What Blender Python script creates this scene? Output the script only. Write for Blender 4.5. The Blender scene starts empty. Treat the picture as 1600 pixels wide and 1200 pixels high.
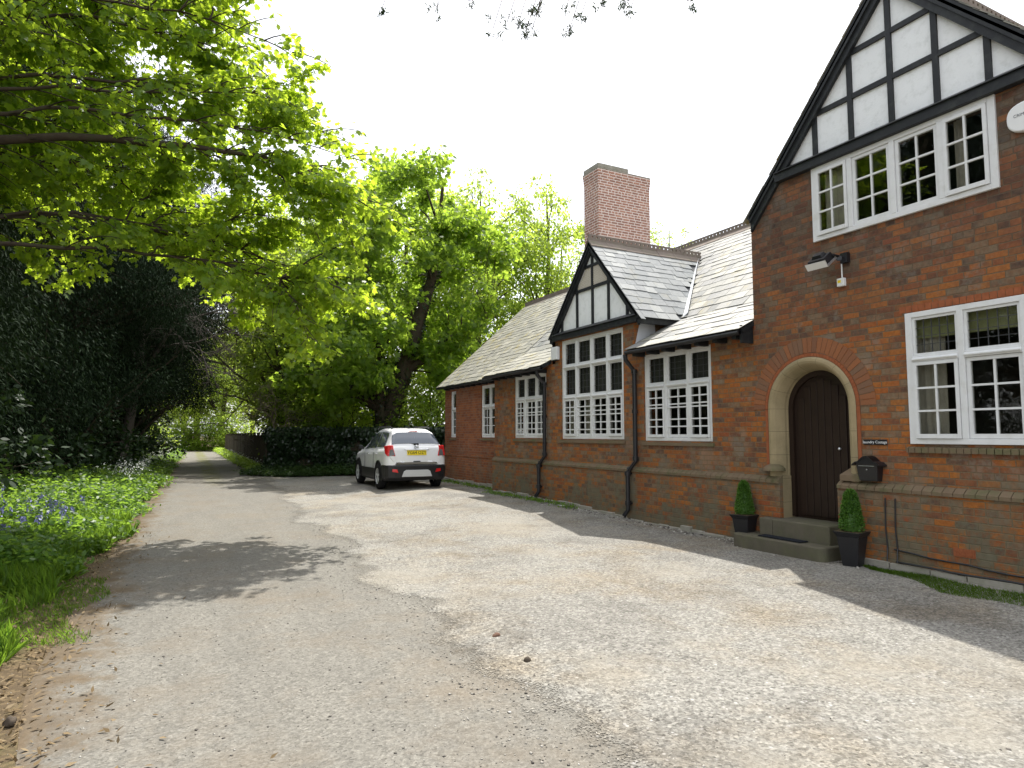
import bpy, bmesh, math, random
import numpy as np
from mathutils import Vector, Matrix
from mathutils.geometry import tessellate_polygon

SC = bpy.context.scene
COL = SC.collection
R = math.radians
random.seed(7)

# ------------------------------------------------------------------ camera
FPX, CAM_H = 1030.0, 1.6
pitch = math.atan2(80, FPX)
yaw = math.atan2(535, math.hypot(FPX, 80))
fwd = Vector((math.sin(yaw) * math.cos(pitch), math.cos(yaw) * math.cos(pitch), math.sin(pitch)))
rgt = Vector((math.cos(yaw), -math.sin(yaw), 0))
upv = rgt.cross(fwd)
cam_d = bpy.data.cameras.new('camera')
cam = bpy.data.objects.new('camera', cam_d)
COL.objects.link(cam)
cam.matrix_world = Matrix(((rgt.x, upv.x, -fwd.x, 0), (rgt.y, upv.y, -fwd.y, 0), (rgt.z, upv.z, -fwd.z, CAM_H), (0, 0, 0, 1)))
cam_d.sensor_width = 36
cam_d.lens = 36 * FPX / 1600
cam_d.clip_end = 2000
cam_d.clip_start = 0.05
SC.camera = cam

# ------------------------------------------------------------------ sky and sun
SUN = Vector((0.31, 0.41, 1.0)).normalized()
elev = math.asin(SUN.z)
w = bpy.data.worlds.new('World')
SC.world = w
w.use_nodes = True
nt = w.node_tree
nt.nodes.clear()
wo = nt.nodes.new('ShaderNodeOutputWorld')
bg = nt.nodes.new('ShaderNodeBackground')
sky = nt.nodes.new('ShaderNodeTexSky')
sky.sky_type = 'NISHITA'
sky.sun_disc = False
sky.sun_elevation = elev
sky.sun_rotation = math.atan2(SUN.x, SUN.y)
sky.dust_density = 4.0
sky.air_density = 1.0
sky.ozone_density = 0.6
hz = nt.nodes.new('ShaderNodeMix'); hz.data_type = 'RGBA'
hz.inputs[0].default_value = 0.55          # thin high cloud over the blue
hz.inputs[7].default_value = (10.5, 10.7, 11.0, 1)
nt.links.new(sky.outputs[0], hz.inputs[6])
nt.links.new(hz.outputs[2], bg.inputs[0])
bg.inputs[1].default_value = 0.13
nt.links.new(bg.outputs[0], wo.inputs[0])
sd = bpy.data.lights.new('sun', 'SUN')
sd.energy = 4.4
sd.angle = R(0.6)
sd.color = (1.0, 0.965, 0.905)
so = bpy.data.objects.new('sun', sd)
COL.objects.link(so)
so.rotation_euler = SUN.to_track_quat('Z', 'Y').to_euler()
so.location = (20, 30, 60)
SC.view_settings.view_transform = 'Standard'
SC.view_settings.look = 'None'
SC.view_settings.gamma = 1
SC.view_settings.exposure = 0.8
SC.render.engine = 'CYCLES'
try:
    SC.cycles.max_bounces = 12; SC.cycles.diffuse_bounces = 6; SC.cycles.transmission_bounces = 12
    SC.cycles.transparent_max_bounces = 12
    SC.cycles.use_denoising = True
except Exception:
    pass

# ------------------------------------------------------------------ object helpers
def link(o, parent=None):
    COL.objects.link(o)
    if parent is not None:
        o.parent = parent
        if parent.get('_abs'):
            o.matrix_parent_inverse = Matrix.Translation(-Vector(parent.get('_abs')))
            o['_abs'] = parent['_abs']
    return o

def tag(o, label=None, cat=None, group=None, kind=None):
    if label: o['label'] = label
    if cat: o['category'] = cat
    if group: o['group'] = group
    if kind: o['kind'] = kind
    return o

def thing(name, label, cat, loc=(0, 0, 0), group=None, absolute=False):
    o = bpy.data.objects.new(name, None)
    o.empty_display_size = .2
    COL.objects.link(o)
    o.location = loc
    if absolute and Vector(loc).length > 0:
        o['_abs'] = tuple(loc)
    return tag(o, label, cat, group)

class MB:
    """collects faces, built as one mesh object"""
    def __init__(s):
        s.v = []; s.f = []; s.mi = []; s.m = 0
    def add(s, vs, fs):
        n = len(s.v)
        s.v += [tuple(p) for p in vs]
        for f in fs:
            s.f.append([i + n for i in f]); s.mi.append(s.m)
        return s
    def box(s, x0, x1, y0, y1, z0, z1):
        if x0 > x1: x0, x1 = x1, x0
        if y0 > y1: y0, y1 = y1, y0
        if z0 > z1: z0, z1 = z1, z0
        return s.add([(x0, y0, z0), (x1, y0, z0), (x1, y1, z0), (x0, y1, z0), (x0, y0, z1), (x1, y0, z1), (x1, y1, z1), (x0, y1, z1)],
                     [(0, 3, 2, 1), (4, 5, 6, 7), (0, 1, 5, 4), (1, 2, 6, 5), (2, 3, 7, 6), (3, 0, 4, 7)])
    def hexa(s, b, t):
        """box from 4 bottom and 4 top corners"""
        return s.add(list(b) + list(t), [(0, 3, 2, 1), (4, 5, 6, 7), (0, 1, 5, 4), (1, 2, 6, 5), (2, 3, 7, 6), (3, 0, 4, 7)])
    def slab(s, poly, n, th):
        """polygon (3d points) extruded along n by th"""
        n = Vector(n); k = len(poly)
        a = [Vector(p) for p in poly]; b = [p + n * th for p in a]
        fs = [list(range(k))[::-1], list(range(k, 2 * k))]
        for i in range(k):
            j = (i + 1) % k
            fs.append([i, j, j + k, i + k])
        return s.add(a + b, fs)
    def beam(s, p, q, wv, tv):
        """bar p->q, centred on width vector wv, thickness vector tv on one side"""
        p, q, wv, tv = Vector(p), Vector(q), Vector(wv) / 2, Vector(tv)
        return s.hexa([p - wv, q - wv, q + wv, p + wv], [p - wv + tv, q - wv + tv, q + wv + tv, p + wv + tv])
    def tube(s, pts, rad, n=8, cap=True):
        pts = [Vector(p) for p in pts]
        if not hasattr(rad, '__len__'): rad = [rad] * len(pts)
        base = len(s.v); ref = None
        for i, p in enumerate(pts):
            d = (pts[min(i + 1, len(pts) - 1)] - pts[max(i - 1, 0)])
            d = d.normalized() if d.length > 1e-9 else Vector((0, 0, 1))
            if ref is None: ref = Vector((1, 0, 0)) if abs(d.x) < .8 else Vector((0, 1, 0))
            a = (ref - d * ref.dot(d)).normalized(); b = d.cross(a); ref = a
            for k in range(n):
                t = 2 * math.pi * k / n
                s.v.append(tuple(p + (a * math.cos(t) + b * math.sin(t)) * rad[i]))
        for i in range(len(pts) - 1):
            for k in range(n):
                k2 = (k + 1) % n
                s.f.append([base + i * n + k, base + i * n + k2, base + (i + 1) * n + k2, base + (i + 1) * n + k]); s.mi.append(s.m)
        if cap:
            s.f.append([base + k for k in range(n)][::-1]); s.mi.append(s.m)
            s.f.append([base + (len(pts) - 1) * n + k for k in range(n)]); s.mi.append(s.m)
        return s
    def lathe(s, prof, c=(0, 0, 0), n=24, axis='z'):
        base = len(s.v)
        for r, h in prof:
            for k in range(n):
                t = 2 * math.pi * k / n
                x, y = r * math.cos(t), r * math.sin(t)
                p = {'z': (x, y, h), 'x': (h, x, y), 'y': (y, h, x)}[axis]
                s.v.append((p[0] + c[0], p[1] + c[1], p[2] + c[2]))
        for i in range(len(prof) - 1):
            for k in range(n):
                k2 = (k + 1) % n
                s.f.append([base + i * n + k, base + i * n + k2, base + (i + 1) * n + k2, base + (i + 1) * n + k]); s.mi.append(s.m)
        return s
    def build(s, name, mat=None, parent=None, smooth=False, bevel=0, label=None):
        me = bpy.data.meshes.new(name)
        me.from_pydata(s.v, [], s.f)
        mats = mat if isinstance(mat, (list, tuple)) else [mat]
        for m in mats:
            if m: me.materials.append(m)
        if len(mats) > 1: me.polygons.foreach_set('material_index', s.mi)
        if smooth: me.polygons.foreach_set('use_smooth', [True] * len(me.polygons))
        me.update()
        o = bpy.data.objects.new(name, me)
        link(o, parent)
        if bevel:
            b = o.modifiers.new('bevel', 'BEVEL'); b.width = bevel; b.segments = 2; b.limit_method = 'ANGLE'
        if label: o['label'] = label
        return o

def npmesh(name, V, sizes, idx, mat, parent=None, smooth=False):
    """fast mesh: V (n,3), sizes per face, flat loop indices"""
    me = bpy.data.meshes.new(name)
    V = np.asarray(V, dtype=np.float32); idx = np.asarray(idx, dtype=np.int32); sizes = np.asarray(sizes, dtype=np.int32)
    me.vertices.add(len(V)); me.vertices.foreach_set('co', V.ravel())
    me.loops.add(len(idx)); me.loops.foreach_set('vertex_index', idx)
    me.polygons.add(len(sizes))
    st = np.concatenate(([0], np.cumsum(sizes)[:-1])).astype(np.int32)
    me.polygons.foreach_set('loop_start', st)
    try: me.polygons.foreach_set('loop_total', sizes)
    except Exception: pass
    if smooth: me.polygons.foreach_set('use_smooth', np.ones(len(sizes), dtype=bool))
    if mat: me.materials.append(mat)
    me.update(calc_edges=True)
    me.validate()
    o = bpy.data.objects.new(name, me)
    return link(o, parent)

# ------------------------------------------------------------------ material helpers
class NT:
    def __init__(s, name):
        s.mat = bpy.data.materials.new(name); s.mat.use_nodes = True
        s.t = s.mat.node_tree; s.t.nodes.clear()
        s.out = s.t.nodes.new('ShaderNodeOutputMaterial')
    def n(s, typ, **kw):
        nd = s.t.nodes.new('ShaderNode' + typ)
        for k, v in kw.items():
            if k.startswith('i_'):
                key = k[2:]
                key = int(key) if key.isdigit() else key.replace('_', ' ')
                s.put(nd.inputs[key], v)
            else: setattr(nd, k, v)
        return nd
    def put(s, sock, v):
        if hasattr(v, 'bl_idname') or hasattr(v, 'is_linked'):
            s.t.links.new(v, sock)
        else:
            try: sock.default_value = v
            except Exception: sock.default_value = tuple(v) + (1,)
    def m(s, op, a, b=None, c=None, clamp=False):
        nd = s.t.nodes.new('ShaderNodeMath'); nd.operation = op; nd.use_clamp = clamp
        for i, x in enumerate((a, b, c)):
            if x is not None: s.put(nd.inputs[i], x)
        return nd.outputs[0]
    def mix(s, f, a, b, mode='MIX'):
        nd = s.t.nodes.new('ShaderNodeMix'); nd.data_type = 'RGBA'; nd.blend_type = mode
        s.put(nd.inputs[0], f); s.put(nd.inputs[6], c4(a)); s.put(nd.inputs[7], c4(b))
        return nd.outputs[2]
    def ramp(s, f, stops, const=False):
        nd = s.t.nodes.new('ShaderNodeValToRGB'); cr = nd.color_ramp
        if const: cr.interpolation = 'CONSTANT'
        while len(cr.elements) < len(stops): cr.elements.new(.5)
        for e, (p, c) in zip(cr.elements, stops):
            e.position = p; e.color = c4(c) if hasattr(c, '__len__') else (c, c, c, 1)
        s.put(nd.inputs[0], f)
        return nd.outputs[0]
    def noise(s, vec, scale, detail=4, rough=.55, dim=None):
        nd = s.t.nodes.new('ShaderNodeTexNoise')
        if vec is not None: s.t.links.new(vec, nd.inputs['Vector'])
        nd.inputs['Scale'].default_value = scale; nd.inputs['Detail'].default_value = detail; nd.inputs['Roughness'].default_value = rough
        return nd.outputs[0]
    def obj(s): return s.t.nodes.new('ShaderNodeTexCoord').outputs['Object']
    def island(s): return s.t.nodes.new('ShaderNodeNewGeometry').outputs['Random Per Island']
    def sep(s, v):
        nd = s.t.nodes.new('ShaderNodeSeparateXYZ'); s.t.links.new(v, nd.inputs[0]); return nd.outputs
    def comb(s, x, y, z=0.0):
        nd = s.t.nodes.new('ShaderNodeCombineXYZ')
        for i, q in enumerate((x, y, z)): s.put(nd.inputs[i], q)
        return nd.outputs[0]
    def bump(s, h, strength=.5, dist=.01):
        nd = s.t.nodes.new('ShaderNodeBump'); nd.inputs['Strength'].default_value = strength; nd.inputs['Distance'].default_value = dist
        s.t.links.new(h, nd.inputs['Height']); return nd.outputs[0]
    def bsdf(s, col, rough=.7, spec=.3, normal=None, metal=0, **kw):
        nd = s.t.nodes.new('ShaderNodeBsdfPrincipled')
        s.put(nd.inputs['Base Color'], c4(col)); s.put(nd.inputs['Roughness'], rough)
        nd.inputs['Specular IOR Level'].default_value = spec; nd.inputs['Metallic'].default_value = metal
        for k, v in kw.items(): s.put(nd.inputs[k.replace('_', ' ')], v)
        if normal is not None: s.t.links.new(normal, nd.inputs['Normal'])
        return nd.outputs[0]
    def done(s, sh):
        s.t.links.new(sh, s.out.inputs[0]); return s.mat

def c4(c):
    if hasattr(c, 'is_linked') or not hasattr(c, '__len__'): return c
    return tuple(c) if len(c) == 4 else tuple(c) + (1.0,)

def simple(name, col, rough=.6, spec=.3, var=.15, vscale=6, metal=0, bump=0, bscale=60, dirt=None):
    t = NT(name); p = t.obj()
    nz = t.noise(p, vscale, 5)
    c = t.mix(t.m('MULTIPLY', nz, 1.0), tuple(x * (1 - var) for x in col), tuple(min(1, x * (1 + var)) for x in col))
    if dirt:
        dm = t.ramp(t.noise(p, dirt[1], 6, .65), [(.5, 0.), (.72, 1.)])
        c = t.mix(t.m('MULTIPLY', dm, dirt[2]), c, dirt[0])
    nrm = t.bump(t.noise(p, bscale, 4), bump, .004) if bump else None
    return t.done(t.bsdf(c, rough, spec, nrm, metal))

def brick_mat(name, cols, mortar, moss=.5, soot=.4, header_every=5, patch=None, mortar_w=.006, green_amt=1.0):
    t = NT(name); p = t.obj(); xyz = t.sep(p)
    nrm = t.sep(t.t.nodes.new('ShaderNodeNewGeometry').outputs['Normal'])
    isx = t.m('GREATER_THAN', t.m('ABSOLUTE', nrm[0]), .5)
    wob = t.m('MULTIPLY', t.m('SUBTRACT', t.noise(p, 9, 2), .5), .012)
    U = t.m('ADD', t.m('ADD', t.m('MULTIPLY', xyz[1], isx), t.m('MULTIPLY', xyz[0], t.m('SUBTRACT', 1.0, isx))), wob)
    Z = t.m('ADD', xyz[2], wob)
    rz = t.m('DIVIDE', Z, .075); row = t.m('FLOOR', rz); fz = t.m('FRACT', rz)
    hd = t.m('LESS_THAN', t.m('FLOORED_MODULO', row, float(header_every)), .5)
    bw = t.m('SUBTRACT', .225, t.m('MULTIPLY', hd, .1125))
    wr_ = t.n('TexWhiteNoise', noise_dimensions='1D'); t.put(wr_.inputs['W'], row)
    uu = t.m('ADD', t.m('DIVIDE', U, bw), t.m('ADD', t.m('MULTIPLY', t.m('FLOORED_MODULO', row, 2.0), .5), t.m('MULTIPLY', wr_.outputs['Value'], .45)))
    colm = t.m('FLOOR', uu); fu = t.m('FRACT', uu)
    dz = t.m('MULTIPLY', t.m('MINIMUM', fz, t.m('SUBTRACT', 1.0, fz)), .075)
    du = t.m('MULTIPLY', t.m('MINIMUM', fu, t.m('SUBTRACT', 1.0, fu)), bw)
    d = t.m('ADD', t.m('MINIMUM', dz, du), t.m('MULTIPLY', t.m('SUBTRACT', t.noise(p, 45, 4, .7), .5), .010))
    mr = t.n('MapRange'); t.put(mr.inputs[0], d); mr.inputs[1].default_value = mortar_w * .6; mr.inputs[2].default_value = mortar_w * 1.3
    brickness = mr.outputs[0]
    wn = t.n('TexWhiteNoise', noise_dimensions='3D'); t.put(wn.inputs['Vector'], t.comb(row, colm, hd))
    rnd = wn.outputs['Value']
    big = t.noise(p, .9, 5, .6); mid = t.noise(p, 3.5, 4, .6)
    f = t.m('ADD', t.m('MULTIPLY', rnd, .56), t.m('MULTIPLY', t.m('ADD', big, t.m('MULTIPLY', mid, .8)), .36), clamp=True)
    n = len(cols)
    c = t.ramp(f, [(.12 + .8 * i / n, cc) for i, cc in enumerate(cols)], const=False)
    fine = t.noise(p, 70, 4, .7)
    c = t.mix(t.ramp(t.noise(p, 16, 5, .7), [(.38, 0.), (.75, .7)]), c, tuple(sum(q[i] for q in cols) / n for i in range(3)))
    c = t.mix(t.m('MULTIPLY', fine, .35), c, (.06, .04, .03), 'MIX')
    c = t.mix(.35, c, t.ramp(t.noise(p, 25, 4), [(.3, (.25, .16, .1)), (.7, (1, .95, .9))]), 'MULTIPLY')
    # grey lime bloom in patches, moss streaks near the plinth course and the ground, soot patches
    bloom = t.ramp(t.noise(p, 1.9, 7, .72), [(.52, 0.), (.60, 1.)])
    c = t.mix(t.m('MULTIPLY', bloom, .55 if patch is None else patch), c, t.mix(t.noise(p, 6, 3), (.14, .13, .10), (.27, .23, .18)))
    sootm = t.ramp(t.noise(p, 1.1, 6, .7), [(.45, 0.), (.7, 1.)])
    c = t.mix(t.m('MULTIPLY', sootm, soot), c, (.05, .04, .037))
    mo = t.mix(t.noise(p, 30, 2), tuple(x * .75 for x in mortar), tuple(x * 1.2 for x in mortar))
    c = t.mix(brickness, mo, c)
    low = t.n('MapRange'); t.put(low.inputs[0], xyz[2]); low.inputs[1].default_value = 1.35; low.inputs[2].default_value = 0.55
    msk = t.m('MULTIPLY', t.ramp(t.noise(p, 1.9, 8, .78), [(.45, 0.), (.53, 1.)]), t.m('MULTIPLY', low.outputs[0], moss))
    c = t.mix(msk, c, t.mix(t.noise(p, 12, 3), (.085, .085, .055), (.15, .145, .095)))
    h = t.m('ADD', t.m('MULTIPLY', brickness, .7), t.m('MULTIPLY', t.noise(p, 60, 5, .7), .5))
    return t.done(t.bsdf(c, .88, .15, t.bump(h, .6, .008)))

M = {}
B_OR = [(.26, .15, .075), (.42, .125, .026), (.33, .09, .036), (.46, .165, .030), (.38, .115, .030), (.17, .085, .055), (.42, .165, .04), (.11, .075, .06), (.24, .185, .12)]
M['brick'] = brick_mat('brick_weathered_orange', B_OR, (.17, .115, .065), moss=.7, soot=.3)
M['brick_dark'] = brick_mat('brick_sooty', [(.16, .085, .055), (.10, .06, .05), (.24, .11, .05), (.13, .075, .05), (.30, .12, .045), (.085, .06, .055), (.16, .12, .085)], (.12, .095, .07), moss=.2, soot=.35)
M['brick_red'] = brick_mat('brick_plain_red', [(.27, .085, .042), (.33, .115, .048), (.22, .075, .04), (.38, .14, .055)], (.19, .13, .09), moss=.3, soot=.2, patch=.25, mortar_w=.006)
M['brick_chim'] = brick_mat('brick_chimney_pale_joints', [(.58, .29, .21), (.50, .25, .185), (.60, .34, .245), (.40, .22, .17)], (.72, .62, .56), moss=0, soot=.12, patch=.15, header_every=8, mortar_w=.011)
M['rub'] = simple('rubbed_red_brick', (.27, .09, .04), .85, .15, .35, 14, bump=.3)
def stone_mat(name, a, b, green):
    t = NT(name); p = t.obj()
    c = t.mix(t.noise(p, 5, 6, .65), a, b)
    c = t.mix(t.m('MULTIPLY', t.ramp(t.noise(p, 3, 6, .7), [(.45, 0.), (.65, 1.)]), green), c, (.10, .11, .05))
    return t.done(t.bsdf(c, .85, .15, t.bump(t.noise(p, 50, 5, .7), .4, .006)))
M['stone'] = stone_mat('limestone', (.25, .20, .115), (.36, .29, .17), .2)
M['mossy'] = stone_mat('mossy_brick', (.12, .085, .055), (.21, .155, .10), .75)
M['step'] = stone_mat('step_stone', (.07, .064, .046), (.145, .128, .095), .4)
M['found'] = stone_mat('rough_foundation', (.25, .23, .19), (.38, .36, .31), .35)
M['white'] = simple('white_window_paint', (.66, .67, .665), .4, .4, .06, 9, dirt=((.45, .44, .38), 7, .35))
M['render_white'] = simple('white_roughcast', (.78, .80, .80), .9, .1, .05, 5, bump=.8, bscale=55, dirt=((.5, .52, .5), 9, .4))
M['black'] = simple('black_timber_paint', (.016, .018, .020), .5, .3, .3, 12, dirt=((.05, .055, .05), 8, .6))
M['iron'] = simple('black_iron', (.012, .012, .014), .38, .45, .3, 10)
M['pot'] = simple('black_planter', (.014, .014, .016), .45, .35, .2, 8)
M['lead'] = simple('lead_flashing', (.55, .57, .6), .45, .5, .12, 8)
M['leadbar'] = simple('window_lead', (.06, .063, .066), .45, .4)
M['ridge'] = simple('terracotta_ridge', (.20, .165, .14), .85, .15, .3, 5, bump=.4, dirt=((.16, .16, .1), 6, .7))
M['wood_dark'] = simple('dark_oak', (.020, .011, .007), .5, .3, .35, 6, bump=.3)
M['dark'] = simple('inner_plaster', (.16, .15, .125), .9, .05)
M['curtain'] = simple('pale_curtain', (.55, .53, .46), .9, .05, .2, 20)
M['dim_blind'] = simple('dim_grey_blind', (.13, .138, .13), .9, .05, .3, 5)  # grey sheet added behind leaded panes to lift the glass from black
M['blind'] = simple('green_blind', (.40, .43, .22), .9, .05, .2, 14)
M['white_pl'] = simple('white_plastic', (.72, .73, .72), .35, .4, .05)
M['black_pl'] = simple('black_plastic', (.015, .015, .016), .4, .4)
M['yellow'] = simple('yellow_plastic', (.8, .62, .02), .45, .4, .08)
M['steel'] = simple('bright_metal', (.62, .64, .66), .28, .5, .06, metal=.8)
M['rock'] = simple('dark_stone', (.07, .055, .04), .8, .2, .4, 30, bump=.6)
M['rock_brown'] = simple('brown_stone', (.13, .075, .05), .8, .2, .4, 30, bump=.6)
def glass_mat(name, tint=.8):
    t = NT(name)
    lw = t.n('LayerWeight'); lw.inputs['Blend'].default_value = .5
    fac = t.m('ADD', .055, t.m('MULTIPLY', .9, t.m('POWER', lw.outputs['Facing'], 5.0)))
    g = t.n('BsdfGlossy'); g.inputs['Roughness'].default_value = .015; g.inputs['Color'].default_value = (.95, .97, .96, 1)
    nz = t.noise(t.obj(), 2.2, 2)
    g2 = t.bump(nz, .06, .05); t.t.links.new(g2, g.inputs['Normal'])
    tr = t.n('BsdfTransparent'); tr.inputs['Color'].default_value = (tint, tint, tint * .97, 1)
    mx = t.n('MixShader'); t.put(mx.inputs[0], fac); t.put(mx.inputs[1], tr.outputs[0]); t.put(mx.inputs[2], g.outputs[0])
    return t.done(mx.outputs[0])
M['glass'] = glass_mat('window_glass')
def slate_mat(name, base, lich):
    t = NT(name); p = t.obj(); r = t.island()
    c = t.ramp(r, [(0, base[0]), (.35, base[1]), (.7, base[2]), (1, base[3])])
    c = t.mix(.5, c, t.ramp(t.noise(p, 14, 5, .7), [(.25, (.5, .5, .5)), (.75, (1.25, 1.25, 1.2))]), 'MULTIPLY')
    lm = t.ramp(t.noise(p, 2.6, 7, .75), [(.54, 0.), (.63, 1.)])
    c = t.mix(t.m('MULTIPLY', lm, lich), c, t.mix(t.noise(p, 9, 3), (.20, .19, .09), (.33, .25, .07)))
    return t.done(t.bsdf(c, .55, .35, t.bump(t.noise(p, 40, 5, .7), .35, .006)))
M['slate'] = slate_mat('roof_slate', [(.15, .155, .15), (.25, .245, .215), (.20, .20, .195), (.34, .33, .285)], .45)
M['slate_moss'] = slate_mat('roof_slate_lichen', [(.17, .167, .145), (.27, .26, .215), (.22, .213, .185), (.34, .325, .27)], .8)
M['slate_grey'] = slate_mat('roof_slate_blue_grey', [(.17, .185, .19), (.23, .24, .24), (.2, .21, .215), (.32, .33, .32)], .15)

# ================================================================== GROUND
def sstep(a, b, x):
    t = min(1, max(0, (x - a) / (b - a))); return t * t * (3 - 2 * t)
def hgt(x, y):
    h = .11 * sstep(8.5, 13, y) * sstep(3.5, 7, x)
    h += .05 * sstep(6.2, 7.4, x) * sstep(0, 5, y) * (1 - sstep(9, 12, y))
    h += .30 * sstep(-.9, -3.0, x) + .012 * math.sin(x * 1.7 + y * .6) * sstep(0, 2, abs(x - 1))
    h += .018 * math.sin(x * .9 - y * .45 + 1) * math.sin(y * .31)
    h -= .05 * math.exp(-(((x - 2.9) / .7) ** 2 + ((y - 7.3) / .8) ** 2))      # pothole
    h += .25 * sstep(3.6, 6, x - (0.05 * (y - 29))) * sstep(29, 31, y)
    return h
def grid_sheet(name, xs, ys, off, mat, edge=None, kind='structure'):
    """sheet over a grid following the terrain; edge(j) may bend the x range per row"""
    V = []; F = []
    for j, y in enumerate(ys):
        x0, x1 = (xs[0], xs[-1]) if edge is None else edge(y)
        for i in range(len(xs)):
            q = (xs[i] - xs[0]) / (xs[-1] - xs[0]); x = x0 + (x1 - x0) * q
            V.append((x, y, hgt(x, y) + off - (.014 if name == 'road' and i == 0 else 0)))
    n = len(xs)
    for j in range(len(ys) - 1):
        for i in range(n - 1):
            a = j * n + i; F += [a, a + 1, a + n + 1, a + n]
    o = npmesh(name, V, [4] * ((len(ys) - 1) * (n - 1)), F, mat, smooth=True)
    return tag(o, kind=kind)

def ground_mats():
    # woodland soil with litter
    t = NT('soil_and_litter'); p = t.obj()
    c = t.mix(t.noise(p, 3, 6, .65), (.06, .044, .027), (.13, .097, .06))
    v = t.n('TexVoronoi'); t.t.links.new(p, v.inputs['Vector']); v.inputs['Scale'].default_value = 38
    c = t.mix(t.m('MULTIPLY', t.ramp(t.sep(v.outputs['Color'])[0], [(.6, 0.), (.75, 1.)]), .6), c, (.17, .125, .07))
    gm = t.ramp(t.noise(p, 1.3, 6, .7), [(.5, 0.), (.68, 1.)])
    c = t.mix(t.m('MULTIPLY', gm, .5), c, (.10, .12, .035))
    M['soil'] = t.done(t.bsdf(c, .95, .1, t.bump(t.noise(p, 40, 6, .75), .7, .02)))
    def chips(t, p, scale, thr, lo, hi):
        v = t.n('TexVoronoi'); t.t.links.new(p, v.inputs['Vector']); v.inputs['Scale'].default_value = scale
        s = t.sep(v.outputs['Color'])
        body = t.ramp(v.outputs['Distance'], [(.25, 1.), (.5, 0.)])
        pick = t.ramp(s[0], [(thr, 0.), (thr + .02, 1.)])
        return t.m('MULTIPLY', body, pick), t.mix(s[1], lo, hi), v.outputs['Distance']
    # worn tarmac lane
    t = NT('worn_tarmac'); p = t.obj()
    c = t.mix(t.noise(p, 1.4, 6, .6), (.150, .142, .120), (.205, .192, .160))
    c = t.mix(t.m('MULTIPLY', t.noise(p, 180, 3, .7), .5), c, (.085, .08, .07))
    for sc, th, lo, hi, am in ((75, .72, (.04, .04, .045), (.10, .095, .095), .8), (48, .95, (.05, .045, .045), (.14, .13, .12), .9), (60, .93, (.26, .25, .23), (.42, .40, .37), .7)):
        msk, cc, _ = chips(t, p, sc, th, lo, hi); c = t.mix(t.m('MULTIPLY', msk, am), c, cc)
    for sc_, lo_, hi_, am_ in ((85, .06, .30, .5), (46, .05, .27, .3)):
        v = t.n('TexVoronoi'); t.t.links.new(p, v.inputs['Vector']); v.inputs['Scale'].default_value = sc_
        g_ = t.ramp(t.sep(v.outputs['Color'])[0], [(0, lo_), (.3, .13), (.7, .175), (1, hi_)])
        c = t.mix(am_, c, t.mix(1.0, g_, (1.04, .985, .86), 'MULTIPLY'))
    pt = t.ramp(t.noise(p, .8, 6, .7), [(.48, 0.), (.66, 1.)])
    c = t.mix(t.m('MULTIPLY', pt, .45), c, (.165, .13, .09))
    xs_ = t.sep(p)
    far = t.n('MapRange'); t.put(far.inputs[0], xs_[1]); far.inputs[1].default_value = 22; far.inputs[2].default_value = 34
    mid_ = t.ramp(t.m('ABSOLUTE', t.m('SUBTRACT', t.m('ADD', xs_[0], t.m('MULTIPLY', t.noise(p, 1.5, 4), .5)), t.m('ADD', 1.05, t.m('MULTIPLY', xs_[1], .025)))), [(.2, 1.), (.45, 0.)])
    c = t.mix(t.m('MULTIPLY', t.m('MULTIPLY', mid_, far.outputs[0]), t.ramp(t.noise(p, 1.6, 5, .7), [(.4, 0.), (.55, 1.)])), c, (.12, .12, .03))
    lx = t.m('ADD', -.72, t.m('MULTIPLY', t.m('MAXIMUM', t.m('SUBTRACT', xs_[1], 8.0), 0.0), .03))
    ed_ = t.m('ADD', t.m('SUBTRACT', xs_[0], lx), t.m('MULTIPLY', t.m('SUBTRACT', t.noise(p, 2.4, 7, .72), .5), 1.5))
    c = t.mix(t.ramp(ed_, [(.12, 1.), (.42, 0.)]), c, t.mix(t.noise(p, 22, 5, .7), (.07, .05, .03), (.16, .12, .075)))
    wear = t.ramp(t.noise(t.n('Mapping', i_0=p, i_3=(1, .22, 1)).outputs[0], 2.6, 6, .7), [(.42, 0.), (.7, 1.)])
    c = t.mix(t.m('MULTIPLY', wear, .4), c, (.105, .10, .088))
    M['tarmac'] = t.done(t.bsdf(c, .9, .15, t.bump(t.noise(p, 110, 5, .75), .55, .006)))
    # pale gravel yard
    t = NT('pale_gravel'); p = t.obj()
    c = t.mix(t.noise(p, 1.8, 6, .65), (.17, .158, .135), (.295, .28, .25))
    ruts = t.ramp(t.noise(t.n('Mapping', i_0=p, i_2=(0, 0, .5), i_3=(1.3, .22, 1)).outputs[0], 1.5, 5, .62), [(.42, 0.), (.62, 1.)])
    c = t.mix(t.m('MULTIPLY', ruts, .4), c, (.15, .135, .112))
    for sc_, lo_, hi_, am_ in ((78, .085, .44, .62), (44, .07, .42, .42)):
        v = t.n('TexVoronoi'); t.t.links.new(p, v.inputs['Vector']); v.inputs['Scale'].default_value = sc_
        g_ = t.ramp(t.sep(v.outputs['Color'])[0], [(0, lo_), (.3, lo_ * 2.2), (.6, .245), (1, hi_)])
        c = t.mix(am_, c, t.mix(1.0, g_, (1.03, .995, .885), 'MULTIPLY'))
    for sc, th, lo, hi, am in ((55, .8, (.06, .055, .05), (.14, .125, .11), .6), (36, .94, (.36, .35, .33), (.52, .51, .49), .75), (34, .95, (.04, .037, .033), (.09, .08, .07), .8)):
        msk, cc, _ = chips(t, p, sc, th, lo, hi); c = t.mix(t.m('MULTIPLY', msk, am), c, cc)
    pb = t.ramp(t.noise(p, .75, 6, .68), [(.47, 0.), (.66, 1.)])
    c = t.mix(t.m('MULTIPLY', pb, .55), c, t.mix(1.0, c, (.86, .70, .50), 'MULTIPLY'))
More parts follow.
